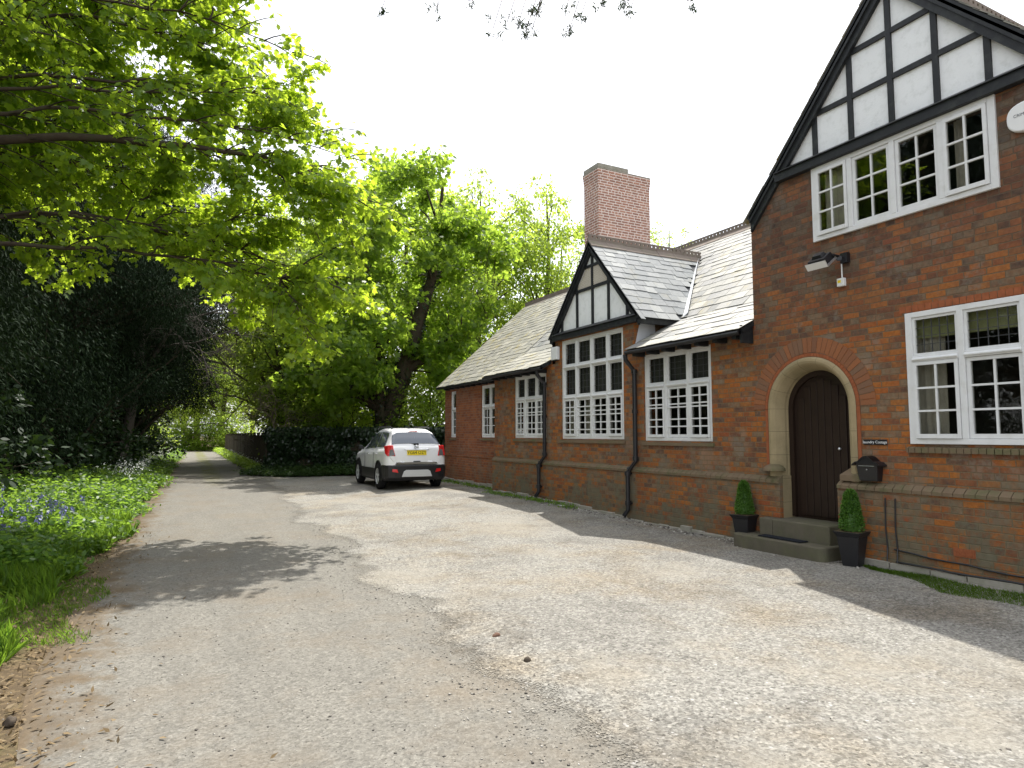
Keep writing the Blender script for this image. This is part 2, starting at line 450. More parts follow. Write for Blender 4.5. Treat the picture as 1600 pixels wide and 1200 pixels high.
    pg = t.ramp(t.noise(t.n('Mapping', i_0=p, i_1=(3.1, 7.7, 0)).outputs[0], .6, 7, .72), [(.48, 0.), (.62, 1.)])
    c = t.mix(t.m('MULTIPLY', pg, .7), c, t.mix(1.0, c, (.66, .65, .65), 'MULTIPLY'))
    pl2 = t.ramp(t.noise(t.n('Mapping', i_0=p, i_1=(9.1, 2.7, 0)).outputs[0], .5, 6, .7), [(.5, 0.), (.64, 1.)])
    c = t.mix(t.m('MULTIPLY', pl2, .5), c, (.30, .275, .225))
    v = t.n('TexVoronoi'); t.t.links.new(p, v.inputs['Vector']); v.inputs['Scale'].default_value = 62
    hh = t.m('ADD', t.m('MULTIPLY', v.outputs['Distance'], -1.0), t.noise(p, 130, 4, .7))
    ga = t.n('Attribute', attribute_name='gap').outputs['Fac']
    gm = t.m('ADD', ga, t.m('ADD', t.m('MULTIPLY', t.m('SUBTRACT', t.noise(p, 1.1, 6, .65), .5), 1.3), t.m('MULTIPLY', t.m('SUBTRACT', t.noise(p, 55, 4, .75), .5), 1.1)))
    cov = t.ramp(gm, [(.02, 0.), (.10, 1.)])
    tr = t.n('BsdfTransparent'); mx = t.n('MixShader'); t.put(mx.inputs[0], cov); t.put(mx.inputs[1], tr.outputs[0]); t.put(mx.inputs[2], t.bsdf(c, .9, .15, t.bump(hh, .8, .012)))
    M['gravel'] = t.done(mx.outputs[0])
ground_mats()

def lane_l(y):   # left and right edge of the tarmac lane
    return -.72 + .03 * max(0, y - 8) + .10 * math.sin(y * .55) + .05 * math.sin(y * 1.9 + 1)
def lane_r(y):
    b = 2.0 + .30 * sstep(4, 9, y) + .7 * sstep(12, 23, y) + .022 * max(0, y - 26)
    return b + .09 * math.sin(y * 1.35) + .05 * math.sin(y * 3.1 + 2) + .03 * math.sin(y * 7.3) + .22 * math.exp(-((y - 7.4) / .8) ** 2) * -1
ny = np.concatenate([np.arange(-6, 12, .12), np.arange(12, 40, .35), np.arange(40, 96, 1.5)])
far = [-900, -300, -120, -60, -30, -15] + list(np.arange(-8, 12, .4)) + [14, 18, 25, 40, 80, 200, 500, 900]
fary = [-300, -60, -20] + list(np.arange(-8, 34, .5)) + list(np.arange(34, 100, 3)) + [120, 200, 400, 900]
grid_sheet('ground', far, fary, -.012, M['soil'])
grid_sheet('road', list(np.linspace(0, 1, 26)), list(ny[ny < 73]), .003, M['tarmac'], edge=lambda y: (lane_l(y), lane_r(y) + (.9 if y < 27 else 0)))
def yard_edge(y):
    r = 7.75 if y < 15.8 else 8.3
    if y > 20.6: r = 8.3 - (y - 20.6) * .62
    return (lane_r(y) - .7, r)
yard = grid_sheet('gravel_yard', list(np.linspace(0, 1, 40)), [y for y in ny if y < 28.2], .007, M['gravel'], edge=yard_edge)
me_ = yard.data; at_ = me_.attributes.new('gap', 'FLOAT', 'POINT'); at_.data.foreach_set('value', [v_.co.x - lane_r(v_.co.y) for v_ in me_.vertices])

# ================================================================== HOUSE
D = 7.66          # main wall plane
DR = 8.15         # recessed left wall plane
house = thing('brick_house', 'long red brick cottage with slate roofs, tall chimney and black and white gables', 'house', (0, 0, 0))

def face_panel(mb, outline, holes, xf, th):
    """wall in the YZ plane: front at xf facing -x, thickness th, with holes"""
    polys = [[Vector((y, z, 0)) for y, z in outline]] + [[Vector((y, z, 0)) for y, z in h] for h in holes]
    tris = tessellate_polygon(polys)
    flat = [p for q in polys for p in q]
    n = len(flat)
    fr = [(xf, p.x, p.y) for p in flat]; bk = [(xf + th, p.x, p.y) for p in flat]
    fs = []
    for a, b, c in tris:
        A, B, Cc = flat[a], flat[b], flat[c]
        cr = (B.x - A.x) * (Cc.y - A.y) - (B.y - A.y) * (Cc.x - A.x)
        if cr > 0: a, c = c, a
        fs.append((a, b, c)); fs.append((c + n, b + n, a + n))
    k = 0
    for q in polys:
        m = len(q)
        for i in range(m):
            j = (i + 1) % m
            fs.append((k + i, k + j, k + j + n, k + i + n))
        k += m
    mb.add(fr + bk, fs)
    return mb
def rect(y0, y1, z0, z1): return [(y0, z0), (y1, z0), (y1, z1), (y0, z1)]

GA = 1.12                       # slope of the gables
GY = 4.74                       # gable centre
W_UP = (3.62, 5.87, 4.19, 5.2)
W_BIG = (2.86, 4.68, 1.5, 3.02)
W_3 = (7.86, 9.56, 1.5, 3.06)
W_D = (10.16, 12.42, 1.52, 3.68)
W_3B = (13.08, 14.66, 1.53, 3.06)
W_2 = (16.60, 17.72, 1.53, 3.06)
W_S = (19.66, 20.10, 1.53, 3.02)
DC, DZ, DRAD = 6.04, 1.97, .60   # door arch centre, springing, radius of wall opening
arch = [(DC - DRAD, .1), (DC - DRAD, DZ)] + [(DC - DRAD * math.cos(a), DZ + DRAD * math.sin(a)) for a in np.linspace(0, math.pi, 25)[1:-1]] + [(DC + DRAD, DZ), (DC + DRAD, .1)]
def hole(w): return rect(*w)

M['brick_gable'] = None
def gable_brick():
    """orange brick that turns brown and sooty up the gable"""
    global brick_mat
    m = brick_mat('brick_gable_weathered', B_OR, (.16, .11, .065), moss=1.0, soot=.3, patch=.6)
    m2 = M['brick_dark']
    nt_ = m.node_tree
    # darker, browner brick higher up: real weathering, blended by noise and height
    out = [n for n in nt_.nodes if n.type == 'OUTPUT_MATERIAL'][0]
    bs = out.inputs[0].links[0].from_node
    src = bs.inputs['Base Color'].links[0].from_socket
    tc = nt_.nodes.new('ShaderNodeTexCoord'); sp = nt_.nodes.new('ShaderNodeSeparateXYZ'); nt_.links.new(tc.outputs['Object'], sp.inputs[0])
    nz = nt_.nodes.new('ShaderNodeTexNoise'); nz.inputs['Scale'].default_value = 2.6; nz.inputs['Detail'].default_value = 6; nt_.links.new(tc.outputs['Object'], nz.inputs['Vector'])
    ma = nt_.nodes.new('ShaderNodeMath'); ma.operation = 'MULTIPLY_ADD'; nt_.links.new(nz.outputs[0], ma.inputs[0]); ma.inputs[1].default_value = 2.6; nt_.links.new(sp.outputs[2], ma.inputs[2])
    mr = nt_.nodes.new('ShaderNodeMapRange'); nt_.links.new(ma.outputs[0], mr.inputs[0]); mr.inputs[1].default_value = 3.7; mr.inputs[2].default_value = 5.6
    hs = nt_.nodes.new('ShaderNodeHueSaturation'); hs.inputs['Saturation'].default_value = .86; hs.inputs['Value'].default_value = .68; nt_.links.new(src, hs.inputs['Color'])
    mx = nt_.nodes.new('ShaderNodeMix'); mx.data_type = 'RGBA'; nt_.links.new(mr.outputs[0], mx.inputs[0]); nt_.links.new(src, mx.inputs[6]); nt_.links.new(hs.outputs[0], mx.inputs[7])
    nt_.links.new(mx.outputs[2], bs.inputs['Base Color'])
    return m
M['brick_gable'] = gable_brick()

TH = .30
XG = D - .018     # the gable stands a little proud
# gable wall, brick up to the rail
b = MB(); zt = 5.3
ge = 4.84
b = face_panel(b, [(2.53, -.1), (6.95, -.1), (6.95, 4.84), (6.95 - (zt - 4.84) / GA, zt), (2.53 + (zt - 4.84) / GA, zt), (2.53, 4.84)], [hole(W_UP), hole(W_BIG), arch], XG, TH)
b.build('wall', M['brick_gable'], house, label='orange and sooty brick wall of the gable with the arched door')
b = face_panel(MB(), rect(6.95, 9.82, -.1, 3.30), [hole(W_3)], D, TH); b.build('wall', M['brick'], house)
b = face_panel(MB(), rect(9.82, 12.80, -.1, 3.75), [hole(W_D)], D, TH)
b.box(D + .001, 9.2, 9.825, 10.1, 3.2, 3.72); b.box(D, 9.2, 12.66, 12.8, 3.2, 3.72)
b.build('wall', M['brick'], house)
b = face_panel(MB(), rect(12.80, 15.80, -.1, 3.30), [hole(W_3B)], D, TH); b.box(D + TH, DR + TH, 15.5, 15.8, -.1, 3.4); b.build('wall', M['brick'], house)
b = face_panel(MB(), rect(15.80, 20.60, -.1, 3.42), [hole(W_2), hole(W_S)], DR, TH); b.build('wall', M['brick_red'], house, label='plain red brick wall of the recessed far end')
# back and end walls
b = MB(); b.box(14.3, 14.6, 2.53, 20.6, -.1, 3.3); b.box(XG + TH, 14.3, 2.53, 2.83, -.1, 4.84); b.box(14.3, 14.6, 2.53, 6.95, 3.3, 4.84)
b.slab([(DR + TH, 20.3, -.1), (14.3, 20.3, -.1), (14.3, 20.3, 3.3), (11.3, 20.3, 6.0), (DR + TH, 20.3, 3.3)], (0, 1, 0), .3)
b.slab([(14.3, 2.53, 4.84), (14.3, 6.95, 4.84), (14.3, GY, 7.3)], (1, 0, 0), .3)
b.box(9.3, 14.2, 6.65, 6.95, 3.3, 4.84)
b.build('wall', M['brick'], house)
b = MB(); b.box(9.6, 9.7, 2.83, 20.3, .3, 3.3); b.box(9.6, 9.7, 2.83, 6.6, 3.35, 4.8); b.box(8.0, 14.2, 2.83, 6.6, 3.28, 3.32)
b.box(9.2, 9.28, 9.9, 12.8, 3.3, 3.9)
b.build('inner_wall', M['dark'], house)

# plinth below the string course
def plinth(y0, y1, x, zt=.93, m='brick'):
    b = MB(); b.box(x - .065, x, y0, y1, -.1, zt); b.build('plinth', M[m], house)
plinth(2.53, 5.62, XG); plinth(6.52, 6.949, XG); plinth(6.95, 15.8, D); plinth(15.802, 20.6, DR, .95, 'brick_red')
def course(y0, y1, x, z0=.93):
    # chamfered string course with single bricks on edge
    y = y0; b = MB()
    while y < y1 - .01:
        ye = min(y + .112, y1); j = random.uniform(-.003, .003)
        b.hexa([(x - .085 + j, y + .001, z0), (x - .085 + j, ye - .002, z0), (x + .01, ye - .004, z0), (x + .01, y + .004, z0)],
               [(x - .03, y + .004, z0 + .085), (x - .03, ye - .004, z0 + .085), (x + .01, ye - .004, z0 + .1), (x + .01, y + .004, z0 + .1)])
        b.hexa([(x - .085 + j, y + .004, z0), (x - .085 + j, ye - .004, z0), (x - .03, ye - .004, z0), (x - .03, y + .004, z0)],
               [(x - .085 + j, y + .004, z0 + .04), (x - .085 + j, ye - .004, z0 + .04), (x - .03, ye - .004, z0 + .085), (x - .03, y + .004, z0 + .085)])
        y = ye
    b.build('string_course', M['mossy'], house)
course(2.53, 5.62, XG); course(6.52, 6.945, XG); course(6.95, 15.8, D)
b = MB(); b.box(DR - .085, DR + .01, 15.8, 20.6, .95, 1.02); b.build('string_course', M['brick_red'], house)
# rough foundation stones along the bottom
b = MB(); y = 2.6
while y < 5.1:
    l = random.uniform(.25, .6); j = random.uniform(0, .02); b.box(XG - .10 - j, XG - .06, y, y + l - .012, -.1, .12 + random.uniform(-.012, .012)); y += l
b.build('foundation', M['found'], house, bevel=.008); b = MB()
y = 7.1
while y < 15.7:
    l = random.uniform(.2, .5); j = random.uniform(0, .04); b.box(D - .10 - j, D - .06, y, y + l - .012, -.1, .06 + random.uniform(0, .06) + .1 * sstep(9, 13, y)); y += l
b.build('foundation', M['found'], house, bevel=.008); b = MB()
y = 15.85
while y < 20.5:
    l = random.uniform(.2, .5); j = random.uniform(0, .04); b.box(DR - .10 - j, DR - .06, y, y + l - .012, -.1, .2 + random.uniform(0, .05)); y += l
b.build('foundation', M['found'], house, bevel=.008)
# grey repair patch, airbrick
b = MB(); b.box(XG - .071, XG - .06, 4.02, 4.24, .30, .39)
for i in range(7): 
    for k in range(2): b.box(XG - .076, XG - .06, 4.03 + i * .03, 4.043 + i * .03, .315 + k * .035, .338 + k * .035)
b.build('air_brick', M['rub'], house)

# ------------------------------------------------------------------ windows
def window(wn, xw, lights, tiers, depth=.05, proud=False, sill=None, curtains=(), open_lights=(), bars=None, label=None, blind_or_backing=None, bmat='blind'):
    """lights: number of lights; tiers: list of (z0, z1, kind) from the bottom; kind: ('case',cols,rows) or ('lead',cols,rows)"""
    y0, y1, z0, z1 = wn
    xf = xw - .03 if proud else xw + depth
    fd = .09
    fr = MB(); ow = .075
    fr.box(xf, xf + fd, y0, y0 + ow, z0, z1); fr.box(xf, xf + fd, y1 - ow, y1, z0, z1)
    fr.box(xf - .004, xf + fd, y0 + ow, y1 - ow, z1 - .06, z1); fr.box(xf - .006, xf + fd, y0 + ow, y1 - ow, z0, z0 + .06)
    lw = (y1 - y0) / lights
    edges = [y0 + ow] + [y0 + lw * i for i in range(1, lights)] + [y1 - ow]
    ob = []
    for i in range(lights):
        a = edges[i] + (0 if i == 0 else .032); c = edges[i + 1] - (0 if i == lights - 1 else .032); ob.append((a, c))
    for i in range(1, lights):
        fr.box(xf - .008, xf + fd, edges[i] - .032, edges[i] + .032, z0 + .06, z1 - .06)
    for (ta, tb, kd), nx_ in zip(tiers[:-1], tiers[1:]):
        for a, c in ob:
            fr.box(xf - .012, xf + fd, a, c, tb - .01, nx_[0] + .01)
            fr.hexa([(xf - .035, a, tb + .012), (xf - .035, c, tb + .012), (xf - .012, c, tb - .004), (xf - .012, a, tb - .004)],
                    [(xf - .035, a, tb + .024), (xf - .035, c, tb + .024), (xf - .012, c, tb + .045), (xf - .012, a, tb + .045)])
    wo_ = fr.build('window', M['white'], house, bevel=.004, label=label)
    gl = MB(); lead = MB()
    for ti, (ta, tb, kd) in enumerate(tiers):
        za = ta + (.06 if ti == 0 else .01); zb = tb - (.06 if ti == len(tiers) - 1 else .01)
        for i, (a, c) in enumerate(ob):
            cm = MB()
            if kd[0] == 'case':
                out = .03 if i in open_lights else 0
                x0 = xf + .012 - out; st = .042
                if i in open_lights:
                    ang = .035
                cm.box(x0, x0 + .045, a + .004, a + st, za + .004, zb - .004); cm.box(x0, x0 + .045, c - st, c - .004, za + .004, zb - .004)
                cm.box(x0 + .001, x0 + .044, a + st, c - st, zb - st, zb - .004); cm.box(x0 - .012 if i in open_lights else x0 + .001, x0 + .044, a + st, c - st, za + .004, za + st + .012)
                pa, pc, qa, qb = a + st, c - st, za + st + .012, zb - st
                for k in range(1, kd[1]):
                    yy = pa + (pc - pa) * k / kd[1]; cm.box(x0 + .008, x0 + .040, yy - .011, yy + .011, qa, qb)
                for k in range(1, kd[2]):
                    zz = qa + (qb - qa) * k / kd[2]; cm.box(x0 + .0065, x0 + .0385, pa, pc, zz - .011, zz + .011)
                cm.build('casement', M['white'], wo_)
                gl.box(x0 + .02, x0 + .026, pa - .005, pc + .005, qa - .005, qb + .005)
            else:
                st = .03; x0 = xf + .014
                cm.box(x0, x0 + .04, a + .002, a + st, za + .002, zb - .002); cm.box(x0, x0 + .04, c - st, c - .002, za + .002, zb - .002)
                cm.box(x0 + .001, x0 + .039, a + st, c - st, zb - st, zb - .002); cm.box(x0 + .001, x0 + .039, a + st, c - st, za + .002, za + st)
                cm.build('casement', M['white'], wo_)
                pa, pc, qa, qb = a + st, c - st, za + st, zb - st
                gl.box(x0 + .02, x0 + .026, pa - .004, pc + .004, qa - .004, qb + .004)
                for k in range(1, kd[1]):
                    yy = pa + (pc - pa) * k / kd[1]; lead.box(x0 + .015, x0 + .031, yy - .0025, yy + .0025, qa, qb)
                for k in range(1, kd[2]):
                    zz = qa + (qb - qa) * k / kd[2]; lead.box(x0 + .0155, x0 + .0305, pa, pc, zz - .0025, zz + .0025)
    gl.build('pane', M['glass'], wo_)
    if lead.v: lead.build('leading', M['leadbar'], wo_)
    if bars:
        for zz in bars:
            br = MB()
            for a, c in ob: br.box(xf - .004, xf + .010, a + .002, c - .002, zz - .011, zz + .011)
            br.build('security_bar', M['white'], wo_)
    if sill:
        sb = MB(); y = y0 - .04
        if sill == 'brick':
            while y < y1 + .03:
                ye = min(y + .075, y1 + .04)
                sb.hexa([(xw - .05, y + .004, z0 - .10), (xw - .05, ye - .004, z0 - .10), (xw + .1, ye - .004, z0 - .10), (xw + .1, y + .004, z0 - .10)],
                        [(xw - .05, y + .004, z0 - .045), (xw - .05, ye - .004, z0 - .045), (xw + .1, ye - .004, z0 - .002), (xw + .1, y + .004, z0 - .002)])
                y = ye
            sb.build('sill', M['mossy'], wo_)
        else:
            sb.hexa([(xw - .03, y0 - .04, z0 - .08), (xw - .03, y1 + .04, z0 - .08), (xw + .1, y1 + .04, z0 - .08), (xw + .1, y0 - .04, z0 - .08)],
                    [(xw - .03, y0 - .04, z0 - .03), (xw - .03, y1 + .04, z0 - .03), (xw + .1, y1 + .04, z0 - .002), (xw + .1, y0 - .04, z0 - .002)])
            sb.build('sill', M['mossy'], wo_)
    if curtains:
        for (ya, yb, za, zb) in curtains:
            cb = MB(); n = max(6, int((yb - ya) / .02)); pts = []
            for i in range(n + 1):
                yy = ya + (yb - ya) * i / n; xx = xf + .17 + .018 * math.sin(i * 1.5) + .008 * math.sin(i * .7)
                pts += [(xx, yy, za), (xx, yy, zb)]
            cb.add(pts, [(2 * i, 2 * i + 2, 2 * i + 3, 2 * i + 1) for i in range(n)])
            cb.build('curtain', M['curtain'], wo_, smooth=True)
    if blind_or_backing:
        bb = MB()
        for (ya, yb, za, zb) in blind_or_backing: bb.box(xf + .13, xf + .135, ya, yb, za, zb)
        bb.build('blind', M[bmat], wo_)  # also builds the grey sheets added to lighten dark panes
    return wo_

window(W_UP, XG, 4, [(4.19, 5.2, ('case', 2, 3))], proud=True, open_lights=(0, 3), curtains=[(5.42, 5.80, 4.2, 5.15), (3.66, 3.78, 4.2, 5.15), (4.02, 4.12, 4.2, 5.15)],
       label='upstairs white window of four casements under the black gable rail')
window(W_BIG, XG, 3, [(1.5, 2.45, ('case', 2, 3)), (2.5, 3.02, ('lead', 5, 4))], proud=True, open_lights=(2,), sill='brick', curtains=[(4.33, 4.66, 1.52, 2.98), (2.9, 3.15, 1.52, 2.98)],
       blind_or_backing=[(2.95, 4.62, 2.72, 3.0)], label='large white window with leaded top lights right of the door')
window(W_3, D, 3, [(1.5, 2.45, ('case', 2, 3)), (2.5, 3.06, ('lead', 3, 4))], sill='stone', open_lights=(0, 2), bars=(1.75, 2.08, 2.26), depth=.03, blind_or_backing=[(7.93, 9.5, 2.4, 3.02)], bmat='dim_blind', label='white three light window between the drainpipe and the door')
window(W_D, D, 4, [(1.52, 2.39, ('case', 2, 3)), (2.44, 3.06, ('lead', 3, 4)), (3.11, 3.68, ('lead', 3, 4))], sill='stone', open_lights=(0, 3), bars=(1.72, 2.02, 2.20), depth=.03, curtains=[(12.1, 12.33, 1.54, 3.6), (10.24, 10.44, 1.54, 3.6), (11.55, 11.72, 1.54, 2.35)], blind_or_backing=[(10.22, 12.36, 2.42, 3.64)], bmat='dim_blind', label='tall white window of three tiers under the small gable')
window(W_3B, D, 3, [(1.53, 2.45, ('case', 2, 3)), (2.5, 3.06, ('lead', 3, 4))], sill='stone', open_lights=(0, 2), blind_or_backing=[(13.14, 14.6, 2.42, 3.02)], bmat='dim_blind', bars=(1.75, 2.08, 2.26), depth=.03)
window(W_2, DR, 2, [(1.53, 2.4, ('case', 2, 3)), (2.46, 3.06, ('lead', 3, 4))], sill='stone', depth=.03)
window(W_S, DR, 1, [(1.53, 2.4, ('case', 1, 3)), (2.46, 3.02, ('lead', 2, 4))], sill='stone', depth=.03, label='narrow white window at the far end')
# rubbed brick flat arch over the large window
b = MB(); y = W_BIG[0] - .05
while y < W_BIG[1] + .04:
    b.box(XG - .004, XG + .05, y, y + .068, 3.035, 3.11); y += .075
b.build('brick_lintel', M['rub'], house)

# ------------------------------------------------------------------ gables: plaster, timbers, barge boards
def gable(cy, x, z_rail, apex_in, apex_out, half_base, studs, rails, tw, ovh, rail_h, mould):
    p = MB(); zr = z_rail
    hb = (apex_in + .12 - zr) / GA
    p.slab([(x + .02, cy - hb, zr - .1), (x + .02, cy + hb, zr - .1), (x + .02, cy, apex_in + .12)], (1, 0, 0), .2)
    p.build('plaster_panel', M['render_white'], house)
    t = MB()
    def zin(y): return apex_in - GA * abs(y - cy)
    for ys in studs:
        zt = zin(ys) + .06
        if zt > zr: t.box(x - .012, x + .02, ys - tw / 2, ys + tw / 2, zr - .02, zt)
    for zz in rails:
        hw = (apex_in - zz) / GA + .04
        if hw > 0: t.box(x - .0095, x + .02, cy - hw, cy + hw, zz - tw / 2, zz + tw / 2)
    t.build('gable_timber', M['black'], house)
    r = MB(); hw = (apex_out - (zr - rail_h)) / GA - .16
    r.box(x - mould, x + .02, cy - hw, cy + hw, zr - rail_h, zr - .05)
    r.hexa([(x - mould - .03, cy - hw, zr - .05), (x - mould - .03, cy + hw, zr - .05), (x + .02, cy + hw, zr - .05), (x + .02, cy - hw, zr - .05)],
           [(x - .02, cy - hw, zr + .015), (x - .02, cy + hw, zr + .015), (x + .02, cy + hw, zr + .03), (x + .02, cy - hw, zr + .03)])
    r.build('gable_rail', M['black'], house, bevel=.006)
    for s in (1, -1):
        bb = MB(); ye = cy + s * (half_base + ovh); ze_o = apex_out - GA * (half_base + ovh); ze_i = ze_o - (apex_out - apex_in)
        pts = [(cy, apex_in), (cy, apex_out), (ye, ze_o), (ye, ze_i - .02)]
        bb.slab([(x - .055, y, z) for y, z in pts], (1, 0, 0), .045)
        pts2 = [(cy, apex_out - .09), (cy, apex_out + .004), (ye, ze_o + .004), (ye, ze_o - .09)]
        bb.slab([(x - .085, y, z) for y, z in pts2], (1, 0, 0), .029)
        pts3 = [(cy, apex_in + .02), (cy, apex_out - .01), (ye, ze_o - .01), (ye, ze_i + .02)]
        bb.slab([(x - .009, y, z) for y, z in pts3], (1, 0, 0), .03)
        bb.build('barge_board', M['black'], house)
gable(GY, XG, 5.37, 7.07, 7.27, 2.10 - .02, [GY + k * .535 for k in (-3, -2, -1, 0, 1, 2, 3)], [5.95, 6.53], .066, .09, .17, .09)
DY = 11.18
gable(DY, D, 3.87, 5.40, 5.58, 1.50, [DY, DY + .58, DY - .56, DY + 1.19, DY - 1.16], [4.66, 5.12], .06, .06, .17, .08)
# lattice vents in the small gable
t = NT('lattice_panel'); p = t.obj(); s = t.sep(p)
la = t.m('FRACT', t.m('MULTIPLY', t.m('ADD', s[1], s[2]), 26.0)); lb = t.m('FRACT', t.m('MULTIPLY', t.m('SUBTRACT', s[1], s[2]), 26.0))
hol = t.m('MULTIPLY', t.m('GREATER_THAN', la, .42), t.m('GREATER_THAN', lb, .42))
t.done(t.bsdf(t.mix(hol, (.6, .58, .52), (.24, .16, .08)), .8, .2)); M['lattice'] = t.mat
for s_ in (1, -1):
    b = MB(); b.slab([(D + .008, DY + s_ * .03, 4.70), (D + .008, DY + s_ * .55, 4.70), (D + .008, DY + s_ * .55, 4.74), (D + .008, DY + s_ * .24, 5.09), (D + .008, DY + s_ * .03, 5.09)], (1, 0, 0), .01); b.build('lattice_vent', M['lattice'], house)

# ------------------------------------------------------------------ roofs
def slates(mb, O, eu, ev, width, length, mask=None, e0=.30, e1=.16, wdt=.30, seed=1):
    rnd = random.Random(seed)
    O, eu, ev = Vector(O), Vector(eu).normalized(), Vector(ev).normalized()
    n = eu.cross(ev)
    if n.z < 0: n = -n
    s = -.03; row = 0
    while s < length - .02:
        e = e0 + (e1 - e0) * max(0, s) / length
        sl = min(e + .09, length - s + .02)
        tt = -rnd.uniform(0, wdt) - (wdt / 2 if row % 2 else 0)
        while tt < width:
            ww = wdt * rnd.uniform(.7, 1.25)
            a, c = max(tt, 0) + .003, min(tt + ww, width) - .003
            tt += ww
            if c - a < .03: continue
            mid = O + eu * ((a + c) / 2) + ev * (s + e * .5)
            if mask and not mask(mid): continue
            lift = .017 + rnd.uniform(0, .010); dj = rnd.uniform(-.014, .014) - (.05 if rnd.random() < .015 else 0); sk = rnd.uniform(-.008, .008)
            th = .009
            def P(t_, s_, z_): return O + eu * t_ + ev * s_ + n * z_
            mb.hexa([P(a, s + dj + sk, lift - th), P(c, s + dj - sk, lift - th + rnd.uniform(-.003, .003)), P(c, s + sl, .002), P(a, s + sl, .002)],
                    [P(a, s + dj + sk, lift), P(c, s + dj - sk, lift), P(c, s + sl, .002 + th), P(a, s + sl, .002 + th)])
        s += e; row += 1
RX, RZ = 11.3, 6.22       # ridge
EX, EZ = 7.95, 3.20       # recessed eave
MS = (RZ - EZ) / (RX - EX)
KX = 8.6; KZ = EZ + MS * (KX - EX); FX, FZ = 7.40, 3.16
def dorm_z(y): return 5.60 - GA * abs(y - DY)
def no_dormer(p):
    if 9.55 < p.y < 12.85 and p.z < dorm_z(p.y) - .02 and p.x > 7.2: return False
    if 10.36 < p.x < 12.1 and 14.72 < p.y < 15.5: return False
    if p.y < 6.98 and p.z < 4.8 + GA * (6.98 - p.y): return False
    return True
# slabs under the slates (boards)
b = MB()
def sl(poly, n, th): b.slab(poly, n, th)
mn = Vector((-MS, 0, 1)).normalized()
b.slab([(KX, 6.9, KZ), (KX, 9.9, KZ), (RX, 9.9, RZ), (RX, 6.9, RZ)], -mn, .08)
b.slab([(KX, 9.9, KZ), (KX, 12.85, KZ), (RX, 12.85, RZ), (RX, 9.9, RZ)], -mn, .08)
b.slab([(KX, 12.85, KZ), (KX, 15.95, KZ), (RX, 15.95, RZ), (RX, 12.85, RZ)], -mn, .08)
b.slab([(EX, 15.95, EZ), (EX, 20.8, EZ), (RX, 20.8, RZ), (RX, 15.95, RZ)], -mn, .08)
kn = Vector((-(KZ - FZ) / (KX - FX), 0, 1)).normalized()
for ya, yb in ((6.955, 9.70), (12.83, 15.95)):
    b.slab([(FX, ya, FZ), (FX, yb, FZ), (KX, yb, KZ), (KX, ya, KZ)], -kn, .06)
b.slab([(RX, 6.9, RZ), (RX, 20.8, RZ), (14.9, 20.8, EZ - .2), (14.9, 6.9, EZ - .2)], Vector((-.64, 0, -.77)), .08)
roof = b.build('roof', M['black'], house, label='slate roof of the long low wing')
b = MB()
slates(b, (KX - .12, 6.96, KZ - .12 * MS + .004), (0, 1, 0), (RX - KX, 0, RZ - KZ), 9.0, math.hypot(RX - KX, RZ - KZ) + .1, no_dormer, .25, .16, seed=2)
slates(b, (FX - .02, 6.96, FZ), (0, 1, 0), (KX - FX, 0, KZ - FZ), 2.76, math.hypot(KX - FX, KZ - FZ), None, .34, .27, .36, seed=3)
b.build('slates', M['slate'], roof)
b = MB()
slates(b, (EX - .02, 15.9, EZ), (0, 1, 0), (RX - EX, 0, RZ - EZ), 4.9, math.hypot(RX - EX, RZ - EZ), None, .22, .15, .26, seed=4)
slates(b, (FX - .02, 12.84, FZ), (0, 1, 0), (KX - FX, 0, KZ - FZ), 3.1, math.hypot(KX - FX, KZ - FZ), None, .3, .25, .34, seed=5)
b.build('slates', M['slate_moss'], roof, label='lichen spotted slates of the far end')
def ridge_tiles(p0, p1, slope, parent, seed):
    """capping tiles with a crest pierced by round gaps"""
    rnd = random.Random(seed); p0, p1 = Vector(p0), Vector(p1); d = (p1 - p0); L = d.length; d.normalize(); side = Vector((d.y, -d.x, 0))
    b = MB(); s = 0; leg = .20; k = 1 / math.hypot(1, slope)
    while s < L - .02:
        e = min(s + .45, L)
        a, c = p0 + d * (s + .003), p0 + d * (e - .003); j = Vector((0, 0, rnd.uniform(-.004, .004)))
        for sg in (1, -1):
            off = side * sg * leg * k + Vector((0, 0, -leg * slope * k)); up = Vector((0, 0, .022))
            b.hexa([a + j, c + j, c + off + j, a + off + j], [a + up + j, c + up + j, c + off + up + j, a + off + up + j])
        w2 = side * .014
        def bar(q0, q1, z0, z1):
            A, C = p0 + d * q0, p0 + d * q1
            b.hexa([A - w2 + Vector((0, 0, z0)), C - w2 + Vector((0, 0, z0)), C + w2 + Vector((0, 0, z0)), A + w2 + Vector((0, 0, z0))],
                   [A - w2 + Vector((0, 0, z1)), C - w2 + Vector((0, 0, z1)), C + w2 + Vector((0, 0, z1)), A + w2 + Vector((0, 0, z1))])
        bar(s + .003, e - .003, .01, .065); bar(s + .003, e - .003, .105, .14)
        n = 4; st = (e - s) / n
        for i in range(n): bar(s + st * i + .02, s + st * (i + 1) - .022, .065, .105)
        s = e
    b.build('ridge_tile', M['ridge'], parent)
ridge_tiles((RX, 6.6, RZ + .02), (RX, 20.78, RZ + .02), MS, roof, 1)
